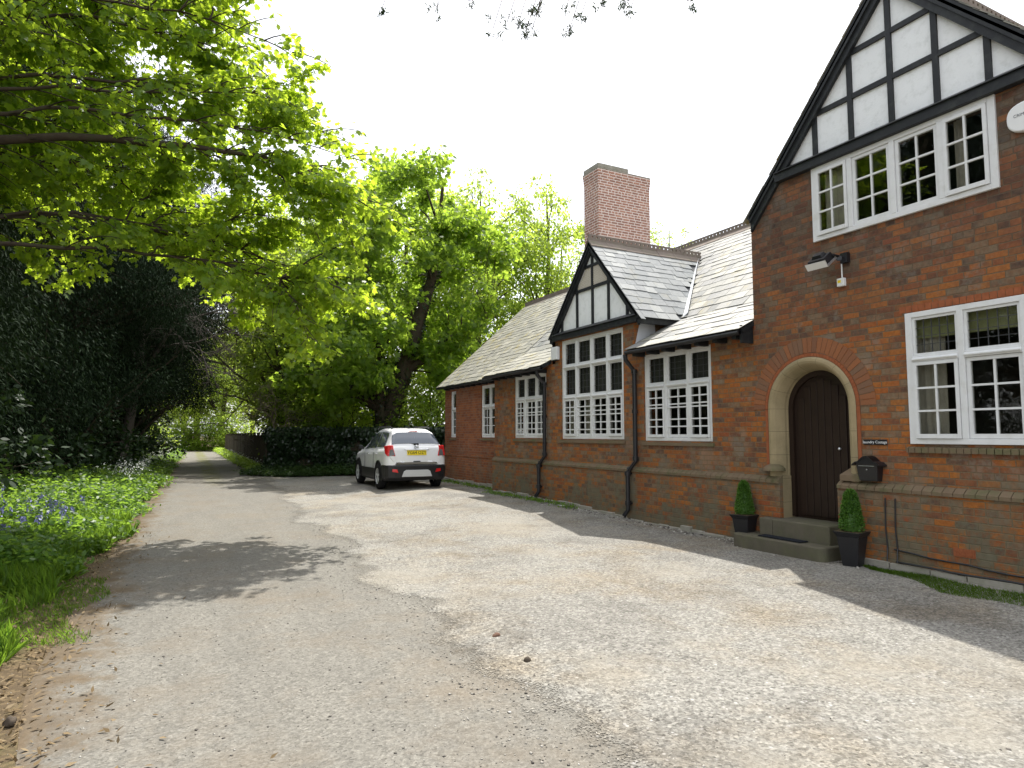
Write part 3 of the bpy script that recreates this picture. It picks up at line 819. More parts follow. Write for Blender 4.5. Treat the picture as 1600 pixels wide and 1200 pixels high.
# dormer roof
b = MB()
x0 = D - .085
def main_x(z): return EX + (z - EZ) / MS
for s_ in (1, -1):
    ye = DY + s_ * 1.62; ze = dorm_z(ye)
    nn = Vector((0, s_ * GA, 1)).normalized()
    b.slab([(x0, DY, 5.60), (x0, ye, ze), (8.7, ye, ze), (main_x(5.6) + .1, DY, 5.60)], -nn, .05)
droof = b.build('roof', M['black'], house, label='steep slate roof of the small black and white gable')
b = MB()
def above_main(p):
    zm = EZ + MS * (p.x - EX) if p.x > KX else FZ + (KZ - FZ) / (KX - FX) * (p.x - FX)
    return p.z > zm + .02
slates(b, (x0 - .01, DY - 1.63, dorm_z(DY - 1.63)), (1, 0, 0), (0, 1, GA), 3.4, math.hypot(1.63, 1.63 * GA), above_main, .22, .16, .30, seed=6)
slates(b, (x0 - .01, DY + 1.63, dorm_z(DY + 1.63)), (1, 0, 0), (0, -1, GA), 3.4, math.hypot(1.63, 1.63 * GA), above_main, .22, .16, .30, seed=7)
b.build('slates', M['slate_grey'], droof)
ridge_tiles((x0 - .02, DY, 5.63), (main_x(5.6) + .05, DY, 5.63), GA, droof, 2)
for s_ in (1, -1):   # dormer eave board and lead valley
    b = MB(); ye = DY + s_ * 1.59; ze = dorm_z(ye)
    b.box(x0 + .02, 8.6, ye - .03, ye + .03, ze - .16, ze - .045); b.build('eave_board', M['black'], droof)
for s_ in (1, -1):
    b = MB(); q0 = Vector((main_x(dorm_z(DY + 1.6)), DY + s_ * 1.6, dorm_z(DY + 1.6))); 
    zk = dorm_z(DY + 1.6); q0.x = FX + (zk - FZ) * (KX - FX) / (KZ - FZ)
    q1 = Vector((main_x(5.55), DY, 5.55)); dd = (q1 - q0).normalized()
    out = Vector((-.25, s_ * 1, 0)); out = (out - dd * out.dot(dd)).normalized() * .13
    upz = Vector((0, 0, .045))
    b.hexa([q0 + upz * .6, q1 + upz * .6, q1 + out * .3 + upz, q0 + out + upz], [q0 + upz * 1.1, q1 + upz * 1.1, q1 + out * .3 + upz * 1.35, q0 + out + upz * 1.35]); b.build('lead_valley', M['lead'], droof)
b = MB(); b.slab([(8.15, 9.815, 3.42), (8.15, 9.815, 3.75), (7.80, 9.815, 3.75), (7.68, 9.815, 3.30)], (0, -1, 0), .012); b.build('lead_flashing', M['lead'], droof)
# gable roof
b = MB(); xv = XG - .085; za = 7.32
for s_ in (1, -1):
    nn = Vector((0, s_ * GA, 1)).normalized(); ye = GY + s_ * 2.22; ze = za - GA * 2.22
    b.slab([(xv, GY, za), (xv, ye, ze), (14.75, ye, ze), (14.75, GY, za)], -nn, .06)
groof = b.build('roof', M['black'], house, label='steep slate roof over the large gable')
b = MB()
slates(b, (xv - .015, GY - 2.23, za - GA * 2.23), (1, 0, 0), (0, 1, GA), 7.3, math.hypot(2.23, 2.23 * GA), None, .24, .17, .30, seed=8)
slates(b, (xv - .015, GY + 2.23, za - GA * 2.23), (1, 0, 0), (0, -1, GA), 7.3, math.hypot(2.23, 2.23 * GA), None, .24, .17, .30, seed=9)
b.build('slates', M['slate_moss'], groof)
ridge_tiles((xv - .02, GY, za + .1), (14.7, GY, za + .1), GA, groof, 3)
# rafter feet, gutters
def foot(*a):
    b = MB(); b.box(*a); b.build('rafter_foot', M['black'], house)
for ya, yb in ((7.0, 9.7), (12.95, 15.85)):
    y = ya + .1
    while y < yb: foot(FX + .03, D, y, y + .09, FZ - .13, FZ - .045); y += .40
y = 16.0
while y < 20.6: foot(EX + .02, DR, y, y + .08, EZ - .13, EZ - .05); y += .42
for (x, ya, yb, z) in ((FX - .02, 6.99, 9.72, FZ - .05), (FX - .02, 12.83, 15.93, FZ - .05), (EX - .02, 15.95, 20.8, EZ - .05)):
    b = MB(); b.tube([(x, ya, z), (x, yb, z)], .036, 10)
    b.box(x, x + .05, ya, yb, z - .035, z + .035); b.build('gutter', M['iron'], house)
b = MB(); b.box(FX + .02, D - .001, 6.985, 7.02, FZ - .2, FZ + .06)
b.build('eave_board', M['black'], house)
def downpipe(y, ztop, zb):
    b = MB(); x = D - .07; r = .042
    b.tube([(FX, y + .02, ztop), (FX + .01, y + .02, ztop - .1), (x, y, ztop - .3), (x, y, 1.12), (x - .075, y + .14, .92), (x - .075, y + .14, zb + .12), (x - .13, y + .2, zb)], r, 12)
    for z in (ztop - .34, 2.0, 1.14): b.tube([(x, y, z), (x, y, z + .07)], r + .014, 12)
    for z in (.86, zb + .2): b.tube([(x - .075, y + .14, z), (x - .075, y + .14, z + .08)], r + .016, 12); b.box(x - .06, D - .06, y + .11, y + .17, z + .02, z + .05)
    b.tube([(x - .005, y + .15, .98), (x - .03, y + .19, .96)], .05, 10)
    b.build('downpipe', M['iron'], house, smooth=False)
downpipe(13.05, FZ - .08, .2); downpipe(9.74, FZ - .08, .12)

# ------------------------------------------------------------------ chimney
b = MB(); cx0, cx1, cy0, cy1 = 10.34, 12.14, 14.75, 15.46
b.box(cx0, cx1, cy0, cy1, 5.2, 8.72)
for i in range(4): b.box(cx0 - .006 * i - .006, cx1 + .006 * i + .006, cy0 - .006 * i - .006, cy1 + .006 * i + .006, 8.72 + .075 * i, 8.795 + .075 * i - .001)
chim = b.build('chimney', M['brick_chim'], house, label='tall broad brick chimney with pale mortar joints')
b = MB(); b.box(cx0 - .03, cx1 + .03, cy0 - .03, cy1 + .03, 9.019, 9.06)
b.build('chimney_cap', M['found'], chim, bevel=.015)
b = MB(); b.box(cx0 - .015, cx0 + 1.04, cy0 - .015, cy1 + .015, 9.06, 9.19)
b.build('chimney_cap', M['found'], chim, bevel=.02)

# ------------------------------------------------------------------ door
prof = [(.685, -.012), (.66, -.035), (.63, -.04), (.60, -.028), (.575, .0), (.555, .04), (.535, .085), (.52, .13), (.52, .17), (.515, .18), (.51, .25)]
def arch_path(r, zb):
    pts = [(DC - r, zb)] + [(DC - r, z) for z in np.linspace(zb, DZ, 5)[1:]]
    pts += [(DC - r * math.cos(a), DZ + r * math.sin(a)) for a in np.linspace(0, math.pi, 33)[1:-1]]
    return pts + [(DC + r, z) for z in np.linspace(DZ, zb, 5)]
b = MB(); rows = [[(XG + d, y, z) for y, z in arch_path(r, 1.02)] for r, d in prof]
n = len(rows[0]); b.v = [p for r in rows for p in r]
b.f = [[i * n + k, i * n + k + 1, (i + 1) * n + k + 1, (i + 1) * n + k] for i in range(len(rows) - 1) for k in range(n - 1)]; b.mi = [0] * len(b.f)
# plain jambs below and the joints' return into the wall
for s_ in (1, -1):
    y_in, y_out = DC + s_ * .50, DC + s_ * .64
    b.box(XG - .01, XG + .34, min(y_in, y_out), max(y_in, y_out), .44, 1.03)
t = NT('dressed_limestone'); p = t.obj(); q = t.sep(p)
c = t.mix(t.noise(p, 5, 6, .65), (.25, .20, .115), (.36, .29, .17))
c = t.mix(t.m('MULTIPLY', t.ramp(t.noise(p, 3, 6, .7), [(.45, 0.), (.65, 1.)]), .3), c, (.12, .115, .06))
an_ = t.m('ARCTAN2', t.m('SUBTRACT', q[2], DZ), t.m('SUBTRACT', q[1], DC))
ja = t.m('LESS_THAN', t.m('FRACT', t.m('MULTIPLY', an_, 7 / math.pi)), .022); jz = t.m('LESS_THAN', t.m('FRACT', t.m('DIVIDE', q[2], .33)), .022)
up_ = t.m('GREATER_THAN', q[2], DZ)
jn = t.m('ADD', t.m('MULTIPLY', ja, up_), t.m('MULTIPLY', jz, t.m('SUBTRACT', 1.0, up_)))
c = t.mix(t.m('MULTIPLY', jn, .6), c, (.09, .075, .045))
M['stone_arch'] = t.done(t.bsdf(c, .85, .15, t.bump(t.noise(p, 50, 5, .7), .4, .006)))
surround = b.build('door_surround', M['stone_arch'], house, smooth=False, label='moulded stone arch round the door')
for s_ in (1, -1):
    b = MB(); c_ = (XG - .02, DC + s_ * .615, 1.115)
    for k in range(5):
        pass
    yy = c_[1]
    if s_ > 0: b.lathe([(0.0, .095), (.06, .09), (.11, .07), (.145, .035), (.155, 0), (.0, -.001)], (XG - .005, yy, 1.10), 24)
    else: b.hexa([(XG - .07, yy - .13, 1.03), (XG - .07, yy + .15, 1.03), (XG + .1, yy + .15, 1.03), (XG + .1, yy - .13, 1.03)], [(XG - .07, yy - .13, 1.10), (XG - .07, yy + .15, 1.10), (XG + .1, yy + .09, 1.20), (XG + .1, yy - .13, 1.20)])
    b.build('stone_stop', M['mossy'], surround)
b = MB()         # rubbed brick hood ring
na = 46
for i in range(na):
    a0, a1 = math.pi * i / na, math.pi * (i + .92) / na
    q = []
    for rr in (.69, .735):
        for a in (a0, a1): q.append((DC - rr * math.cos(a), DZ + rr * math.sin(a)))
    b.slab([(XG - .012, *q[0]), (XG - .012, *q[1]), (XG - .012, *q[3]), (XG - .012, *q[2])], (1, 0, 0), .05)
b.build('brick_arch', M['rub'], surround)
for s_ in (1, -1):
    b = MB(); b.box(XG - .011, XG + .03, DC + s_ * .69, DC + s_ * .735, 1.12, DZ - .004); b.build('brick_jamb', M['rub'], surround)
b = MB()         # soldier bricks of the outer arch
na = 36
for i in range(na):
    a0, a1 = math.pi * (i + .06) / na, math.pi * (i + .95) / na; q = []
    for rr in (.745, .95):
        for a in (a0, a1): q.append((DC - rr * math.cos(a), DZ + rr * math.sin(a)))
    b.slab([(XG - .006, *q[0]), (XG - .006, *q[1]), (XG - .006, *q[3]), (XG - .006, *q[2])], (1, 0, 0), .03)
t = NT('arch_bricks'); p = t.obj(); isl = t.island()
c = t.ramp(isl, [(0, (.22, .10, .055)), (.4, (.33, .125, .05)), (.7, (.27, .115, .055)), (1, (.2, .12, .075))]); c = t.mix(t.m('MULTIPLY', t.noise(p, 60, 4, .7), .5), c, (.07, .05, .04))
M['archb'] = t.done(t.bsdf(c, .88, .15, t.bump(t.noise(p, 70, 4), .4, .005)))
b.build('brick_arch', M['archb'], surround)
b = MB(); xd = XG + .25
r = .515
b.slab([(xd, y, z) for y, z in arch_path(r, .46)], (1, 0, 0), .05)
door = b.build('door', M['wood_dark'], house, label='dark plank door with a round head')
b = MB(); k = 0
for i in range(7):
    ya = DC - .37 + i * .107; yb = ya + .101; ym = max(abs(ya - DC), abs(yb - DC))
    zt = DZ + math.sqrt(max(.01, .40 ** 2 - min(ym, .39) ** 2))
    b.box(xd - .02, xd - .001, ya, yb, .50, zt)
b.build('plank', M['wood_dark'], door, bevel=.006)
b = MB()
rows = [[(xd + d, y, z) for y, z in arch_path(rr, .47)] for rr, d in ((.512, -.05), (.44, -.05), (.44, 0))]
n = len(rows[0]); b.v = [p for q in rows for p in q]; b.f = [[i * n + k, i * n + k + 1, (i + 1) * n + k + 1, (i + 1) * n + k] for i in range(2) for k in range(n - 1)]; b.mi = [0] * len(b.f)
b.build('door_frame', M['wood_dark'], door)
b = MB(); b.lathe([(0, -.05), (.016, -.048), (.022, -.03), (.01, -.02), (.01, 0)], (xd - .02, DC - .28, 1.42), 12, 'x'); b.build('handle', M['steel'], door, smooth=True)
# steps
b = MB()
def step(x0, x1, y0, y1, z0, z1, r=.12):
    pts = [(x1, y0), (x1, y1), (x0 + r, y1)] + [(x0 + r - r * math.sin(a), y1 - r + r * math.cos(a)) for a in np.linspace(0, math.pi / 2, 6)[1:]] + \
          [(x0 + r - r * math.cos(a), y0 + r - r * math.sin(a)) for a in np.linspace(0, math.pi / 2, 6)]
    b.slab([(x, y, z0) for x, y in pts], (0, 0, 1), z1 - z0)
step(7.17, XG - .066, 5.55, 7.05, -.1, .215, .10)
step(7.40, xd + .03, 5.625, 6.515, .10, .455, .02); b.box(7.40, XG - .066, 6.515, 6.74, .10, .454)
b.build('doorstep', M['step'], house, bevel=.018)
# cables down the plinth
for y, dx in ((4.98, 0), (4.86, .006)):
    b = MB(); b.tube([(XG - .078, y, .86), (XG - .08, y + .01, .5), (XG - .079, y - .005, .28), (XG - .12, y - .02, .13)], .008, 6); b.build('cable', M['iron'], house)
b = MB(); b.tube([(XG - .075, 4.9, .27)] + [(XG - .075, 4.9 - i * .2, .26 - .01 * i + .008 * math.sin(i * 2)) for i in range(1, 12)], .009, 6); b.build('cable', M['iron'], house)
b = MB(); b.tube([(XG - .108, 4.86, .135)] + [(XG - .112, 4.86 - i * .2, .13 + .006 * math.sin(i * 1.3)) for i in range(1, 12)], .012, 6)
b.build('cable', M['iron'], house)

# ================================================================== SMALL THINGS ON AND BY THE HOUSE
def text_mesh(name, txt, size, mat, parent, M4, ext=.001, align='CENTER'):
    cu = bpy.data.curves.new(name, 'FONT'); cu.body = txt; cu.size = size; cu.extrude = ext; cu.align_x = align; cu.align_y = 'CENTER'
    tmp = bpy.data.objects.new(name + '_tmp', cu); COL.objects.link(tmp)
    dg = bpy.context.evaluated_depsgraph_get()
    me = bpy.data.meshes.new_from_object(tmp.evaluated_get(dg))
    bpy.data.objects.remove(tmp); bpy.data.curves.remove(cu)
    me.transform(M4); me.materials.clear(); me.materials.append(mat); me.name = name
    o = bpy.data.objects.new(name, me)
    return link(o, parent)
# text lying on a wall that faces -x: right = -y, up = z
def wallM(x, y, z): return Matrix(((0, 0, -1, x), (-1, 0, 0, y), (0, 1, 0, z), (0, 0, 0, 1)))

# house name sign
s = thing('name_sign', 'small black house name sign with white lettering beside the door', 'sign', (0, 0, 0))
b = MB(); b.box(XG - .016, XG - .002, 4.97, 5.275, 1.482, 1.548); b.build('sign_board', M['black_pl'], s, bevel=.004)
text_mesh('lettering', 'Laundry Cottage', .046, M['white_pl'], s, wallM(XG - .0175, 5.122, 1.515))
b = MB()
for yy in (5.262, 4.983): b.lathe([(0, -.004), (.006, -.003), (.008, 0)], (XG - .0165, yy, 1.515), 10, 'x')
b.build('screw', M['steel'], s)

# letter box
mb = thing('letter_box', 'black metal wall letter box with an arched lid below the name sign', 'letter box', (0, 0, 0))
def lbx(w0, w1, d0, d1, z0, z1): 
    b.hexa([(XG - d0, 5.17 - w0, z0), (XG - d0, 5.17 + w0, z0), (XG - .002, 5.17 + w0, z0), (XG - .002, 5.17 - w0, z0)],
           [(XG - d1, 5.17 - w1, z1), (XG - d1, 5.17 + w1, z1), (XG - .002, 5.17 + w1, z1), (XG - .002, 5.17 - w1, z1)])
b = MB(); lbx(.115, .14, .10, .13, 1.045, 1.26); b.build('box', M['iron'], mb, bevel=.006)
b = MB()
pf = [(-.18, 1.245), (-.14, 1.275)] + [(-.10 + .20 * i / 8, 1.285 + .065 * math.sin(math.pi * i / 8)) for i in range(9)] + [(.14, 1.275), (.18, 1.245)]
lo = [(y, z - .018) for y, z in pf]
b.slab([(XG - .15, 5.17 + y, z) for y, z in pf + lo[::-1]], (1, 0, 0), .148); b.slab([(XG - .14, 5.17 + y, z) for y, z in [(-.13, 1.25)] + pf[2:-2] + [(.13, 1.25)]], (1, 0, 0), .136)
b.build('lid', M['iron'], mb)
b = MB(); b.box(XG - .134, XG - .12, 5.07, 5.27, 1.225, 1.232); b.lathe([(0, -.005), (.008, -.004), (.009, 0)], (XG - .122, 5.17, 1.185), 10, 'x'); b.build('lock', M['steel'], mb)

# floodlight
fl = thing('floodlight', 'black and silver floodlight tilted down on the gable wall', 'floodlight', (0, 0, 0))
Rm = Matrix.Translation((XG - .26, 5.60, 3.86)) @ Matrix.Rotation(R(-38), 4, 'Y')
def tb(mbuild, bot, top): mbuild.hexa([Rm @ Vector(p) for p in bot], [Rm @ Vector(p) for p in top])
b = MB(); tb(b, [(-.10, -.14, -.05), (.10, -.14, -.05), (.10, .14, -.05), (-.10, .14, -.05)], [(-.085, -.12, .04), (.085, -.12, .04), (.085, .12, .04), (-.085, .12, .04)])
tb(b, [(-.05, -.08, .04), (.06, -.08, .04), (.06, .08, .04), (-.05, .08, .04)], [(-.03, -.06, .08), (.05, -.06, .08), (.05, .06, .08), (-.03, .06, .08)]); b.build('housing', M['iron'], fl, bevel=.005)
b = MB()
for (xa, xb, ya, yb) in ((-.11, -.085, -.15, .15), (.085, .11, -.15, .15), (-.085, .085, -.15, -.125), (-.085, .085, .125, .15)):
    tb(b, [(xa, ya, -.075), (xb, ya, -.075), (xb, yb, -.075), (xa, yb, -.075)], [(xa, ya, -.048), (xb, ya, -.048), (xb, yb, -.048), (xa, yb, -.048)])
tb(b, [(-.118, -.15, -.07), (-.11, -.15, -.07), (-.11, .15, -.07), (-.118, .15, -.07)], [(-.118, -.15, .02), (-.11, -.15, .02), (-.11, .15, .02), (-.118, .15, .02)])
b.build('bezel', M['steel'], fl)
M['lens'] = simple('pale_lens', (.42, .43, .36), .2, .5, .2, 16)
b = MB(); tb(b, [(-.085, -.125, -.062), (.085, -.125, -.062), (.085, .125, -.062), (-.085, .125, -.062)], [(-.085, -.125, -.055), (.085, -.125, -.055), (.085, .125, -.055), (-.085, .125, -.055)]); b.build('lens', M['lens'], fl)
b = MB(); b.tube([Rm @ Vector((.06, -.15, 0)), (XG - .06, 5.43, 3.88), (XG, 5.40, 3.88)], .014, 8); b.tube([(XG - .12, 5.43, 3.86), (XG - .10, 5.45, 3.86)], .035, 10); b.box(XG - .06, XG - .001, 5.36, 5.46, 3.80, 3.93); b.build('bracket', M['iron'], fl)
b = MB(); b.tube([(XG - .012, 5.475, 3.82), (XG - .012, 5.475, 3.62)], .009, 6); b.build('cable', M['white_pl'], fl)
jb = thing('junction_box', 'small white junction box with a yellow label under the floodlight', 'junction box', (0, 0, 0))
b = MB(); b.box(XG - .055, XG - .002, 5.425, 5.525, 3.51, 3.615); b.build('box', M['white_pl'], jb, bevel=.006)
b = MB(); b.box(XG - .0565, XG - .0545, 5.465, 5.51, 3.555, 3.59); b.build('warning_label', M['yellow'], jb)

# alarm bell box on the gable, half out of the frame
al = thing('alarm_box', 'rounded white alarm box at the right of the upstairs window', 'alarm box', (0, 0, 0))
b = MB(); yc, zc = 3.30, 4.83
pts = [(yc + .20 * math.copysign(abs(math.cos(a)) ** .75, math.cos(a)), zc + .155 * math.copysign(abs(math.sin(a)) ** .8, math.sin(a))) for a in np.linspace(0, 2 * math.pi, 33)[:-1]]
b.slab([(XG - .075, y, z) for y, z in pts], (1, 0, 0), .073)
b.build('cover', M['white_pl'], al, bevel=.014)
M['grey_ink'] = simple('grey_ink', (.12, .13, .15), .6, .2)
text_mesh('lettering', 'CRIME ALARM', .042, M['grey_ink'], al, wallM(XG - .0765, yc, zc + .02))
text_mesh('lettering', '24 HR', .045, M['grey_ink'], al, wallM(XG - .0765, yc - .02, zc - .055))
ab = thing('alarm_box', 'plain white rectangular alarm box on the brick pier left of the tall window', 'alarm box', (0, 0, 0))
b = MB(); b.box(D - .09, D - .002, 12.47, 12.72, 3.28, 3.57); b.build('cover', M['white_pl'], ab, bevel=.012)
b = MB(); b.box(D - .08, D - .01, 12.5, 12.69, 3.262, 3.279); b.build('vent_slot', M['black_pl'], ab)

# ------------------------------------------------------------------ leaves and plants toolbox
T_SYC = np.array([(0, 0), (.28, .03), (.58, .2), (.38, .36), (.64, .62), (.26, .62), (0, 1), (-.26, .62), (-.64, .62), (-.38, .36), (-.58, .2), (-.28, .03)], float)
T_OVAL = np.array([(0, 0), (.26, .3), (.24, .62), (0, 1), (-.24, .62), (-.26, .3)], float)
T_RH = np.array([(0, 0), (.34, .48), (0, 1), (-.34, .48)], float)
T_NEED = np.array([(0, 0), (.09, .35), (0, 1), (-.09, .35)], float)
T_BLADE = np.array([(-.032, 0), (.032, 0), (.022, .6), (0, 1), (-.022, .6)], float)

def leaf_arrays(rng, P, tmpl, size, f_dir, jit=.6, n_dir=(0, 0, 1), njit=.6, curl=.25):
    P = np.asarray(P, float); n = len(P)
    f = np.asarray(f_dir, float)
    if f.ndim == 1: f = np.tile(f, (n, 1))
    f = f + rng.normal(0, jit, (n, 3)); f /= np.linalg.norm(f, axis=1)[:, None] + 1e-9
    nn = np.tile(np.asarray(n_dir, float), (n, 1)) + rng.normal(0, njit, (n, 3))
    sd_ = np.cross(f, nn); sd_ /= np.linalg.norm(sd_, axis=1)[:, None] + 1e-9
    nn = np.cross(sd_, f)
    sz = size * rng.uniform(.65, 1.25, n)
    k = len(tmpl)
    r2 = (tmpl[:, 1] ** 2) * curl + np.abs(tmpl[:, 0]) * curl * .8
    V = P[:, None, :] + sz[:, None, None] * (tmpl[None, :, 0, None] * sd_[:, None, :] + tmpl[None, :, 1, None] * f[:, None, :] - r2[None, :, None] * nn[:, None, :])
    return V.reshape(-1, 3), np.full(n, k, np.int32)
def leaf_obj(name, parts, mat, parent=None):
    V = np.concatenate([p[0] for p in parts]); S = np.concatenate([p[1] for p in parts])
    return npmesh(name, V, S, np.arange(len(V)), mat, parent)
def tubes_obj(name, polys, mat, parent=None, sides=5):
    V = []; I = []; base = 0; cs = np.array([(math.cos(2 * math.pi * k / sides), math.sin(2 * math.pi * k / sides)) for k in range(sides)])
    for pts, rad in polys:
        pts = np.asarray(pts, float); m = len(pts)
        d = np.gradient(pts, axis=0); d /= np.linalg.norm(d, axis=1)[:, None] + 1e-9
        ref = np.array((1., 0, 0)) if abs(d[0][0]) < .8 else np.array((0, 1., 0))
        a = ref - d * (d @ ref)[:, None]; a /= np.linalg.norm(a, axis=1)[:, None] + 1e-9; b_ = np.cross(d, a)
        rad = np.asarray(rad, float)
        V.append((pts[:, None, :] + rad[:, None, None] * (cs[None, :, 0, None] * a[:, None, :] + cs[None, :, 1, None] * b_[:, None, :])).reshape(-1, 3))
        for i in range(m - 1):
            for k in range(sides):
                k2 = (k + 1) % sides
                I += [base + i * sides + k, base + i * sides + k2, base + (i + 1) * sides + k2, base + (i + 1) * sides + k]
        base += m * sides
    return npmesh(name, np.concatenate(V), [4] * (len(I) // 4), I, mat, parent, smooth=True)
def bez(p0, p1, p2, p3, n):
    t = np.linspace(0, 1, n)[:, None]
    p0, p1, p2, p3 = (np.asarray(q, float) for q in (p0, p1, p2, p3))
    return (1 - t) ** 3 * p0 + 3 * (1 - t) ** 2 * t * p1 + 3 * (1 - t) * t * t * p2 + t ** 3 * p3
def leaf_mat(name, cols, trans, amt=.45, rough=.42, spec=.35):
    t = NT(name); p = t.obj(); r = t.island()
    c = t.ramp(r, [(0, cols[0]), (.5, cols[1]), (1, cols[2])])
    c = t.mix(t.m('MULTIPLY', t.noise(p, .9, 3), .5), c, cols[0])
    df = t.bsdf(c, rough, spec)
    tl = t.n('BsdfTranslucent'); t.put(tl.inputs['Color'], t.mix(r, trans, tuple(x * .75 for x in trans)))
    mx = t.n('MixShader'); mx.inputs[0].default_value = amt; t.put(mx.inputs[1], df); t.put(mx.inputs[2], tl.outputs[0])
    return t.done(mx.outputs[0])
M['l_syc'] = leaf_mat('sycamore_leaf', [(.06, .12, .018), (.09, .165, .024), (.12, .19, .035)], (.58, .76, .05), .62)
M['l_mid'] = leaf_mat('broad_leaf', [(.06, .11, .018), (.09, .145, .026), (.12, .18, .036)], (.50, .70, .07), .62)
M['l_light'] = leaf_mat('young_leaf', [(.08, .14, .028), (.115, .18, .038), (.14, .20, .055)], (.60, .76, .10), .62)
M['l_dark'] = leaf_mat('evergreen_leaf', [(.012, .028, .010), (.02, .042, .014), (.032, .06, .02)], (.05, .09, .015), .22, .5, .2)
M['l_yew'] = leaf_mat('yew_needle', [(.009, .019, .009), (.016, .031, .013), (.025, .045, .018)], (.02, .035, .01), .15, .8, .1)
M['l_ivy'] = leaf_mat('ivy_leaf', [(.012, .026, .010), (.02, .04, .015), (.03, .06, .02)], (.06, .10, .02), .2, .3, .5)
M['l_nettle'] = leaf_mat('verge_leaf', [(.05, .11, .02), (.075, .15, .03), (.11, .19, .045)], (.34, .54, .06), .5)
M['l_grass'] = leaf_mat('grass_blade', [(.06, .13, .016), (.09, .175, .02), (.12, .19, .03)], (.34, .56, .05), .5)
M['l_box'] = leaf_mat('box_leaf', [(.05, .12, .02), (.08, .18, .03), (.12, .24, .045)], (.22, .42, .05), .38)
M['l_bed'] = leaf_mat('shade_leaf', [(.025, .055, .014), (.04, .08, .02), (.06, .11, .03)], (.12, .20, .03), .3)  # bed leaves darkened: tree shade put into their colour
M['bluebell'] = simple('bluebell_petal', (.25, .26, .48), .6, .2, .25, 40)
M['white_fl'] = simple('white_petal', (.75, .77, .70), .7, .2, .08, 40)
M['bark'] = simple('tree_bark', (.060, .047, .034), .9, .15, .45, 9, bump=.9, bscale=22, dirt=((.06, .075, .03), 4, .6))
M['bark_pale'] = simple('pale_twig', (.20, .165, .125), .9, .1, .3, 9)
M['bark_grey'] = simple('grey_twig', (.115, .10, .09), .9, .1, .3, 9)

def ball(rng, n, bias=.5):
    v = rng.normal(0, 1, (n, 3)); v /= np.linalg.norm(v, axis=1)[:, None]
    return v * (rng.uniform(0, 1, n) ** bias)[:, None]
def scatter_centres(rng, inside, lo, hi, n, mind):
    out = []; tries = 0
    while len(out) < n and tries < n * 60:
        tries += 1; p = rng.uniform(lo, hi)
        if not inside(p): continue
        if any(np.sum((p - q) ** 2) < mind * mind for q in out): continue
        out.append(p)
    return np.array(out)

def build_tree(name, label, group, trunk, centres, rad, nleaf, lsize, tmpl, lmat, bark, seed, loc=(0, 0, 0), flat=.7, r_limb=.05, trunk_sides=9, droop=.6, jit=.55, twigs=3, njit=.7):
    """trunk: list of (points, radii) polylines; a limb runs to every clump centre, leaves fill the clumps"""
    rng = np.random.default_rng(seed)
    root = thing(name, label, 'tree', loc, group)
    tp = np.concatenate([np.asarray(t[0], float) for t in trunk]); tr = np.concatenate([np.asarray(t[1], float) for t in trunk])
    limbs = []; parts = []
    for c in centres:
        cand = np.linalg.norm(tp - (c - np.array((0, 0, .9))), axis=1) + np.where(tp[:, 2] > c[2], 2.0, 0)
        k = int(np.argmin(cand)); a = tp[k]; L = np.linalg.norm(c - a)
        r0 = min(tr[k] * .55, r_limb * (.5 + L * .2))
        mid = a + (c - a) * .45 + np.array((rng.normal(0, .10 * L), rng.normal(0, .10 * L), .14 * L + rng.normal(0, .06 * L)))
        m = max(4, int(L / .45)); cv = bez(a, a + (mid - a) * .6, mid + (c - mid) * .35, c, m)
        cv[1:-1] += rng.normal(0, .03, (m - 2, 3))
        limbs.append((cv, np.linspace(r0, .010, m)))
        R_ = rad * rng.uniform(.7, 1.3)
        for q in range(twigs):
            e = c + ball(rng, 1, .4)[0] * R_; limbs.append((bez(cv[-2], c, (c + e) / 2 + rng.normal(0, .08, 3), e, 5), np.linspace(.011, .004, 5)))
        n = int(nleaf * rng.uniform(.6, 1.35) * (R_ / rad) ** 2)
        v = ball(rng, n, .42); v[:, 2] *= flat
        # small tufts inside the clump
        nt_ = max(4, n // 16); tc_ = v[rng.integers(0, n, nt_)]; v = tc_[rng.integers(0, nt_, n)] * 1.0 + rng.normal(0, .17, (n, 3))
        parts.append(leaf_arrays(rng, c + v * R_, tmpl, lsize, v * np.array((1, 1, .4)) + np.array((0, 0, -droop)), jit, (0, 0, 1), njit))
    tubes_obj('trunk', trunk, bark, root, trunk_sides)
    tubes_obj('branch', limbs, bark, root, 5)
    leaf_obj('crown', parts, lmat, root)
    return root
def copy_thing(src, loc, label, rotz=0, scale=1.0, group=None):
    r = src.copy(); COL.objects.link(r); r.location = loc; r.rotation_euler = (0, 0, rotz); r.scale = (scale,) * 3 if not hasattr(scale, '__len__') else scale
    r['label'] = label
    if group: r['group'] = group
    for ch in src.children:
        c = ch.copy(); COL.objects.link(c); c.parent = r
    return r

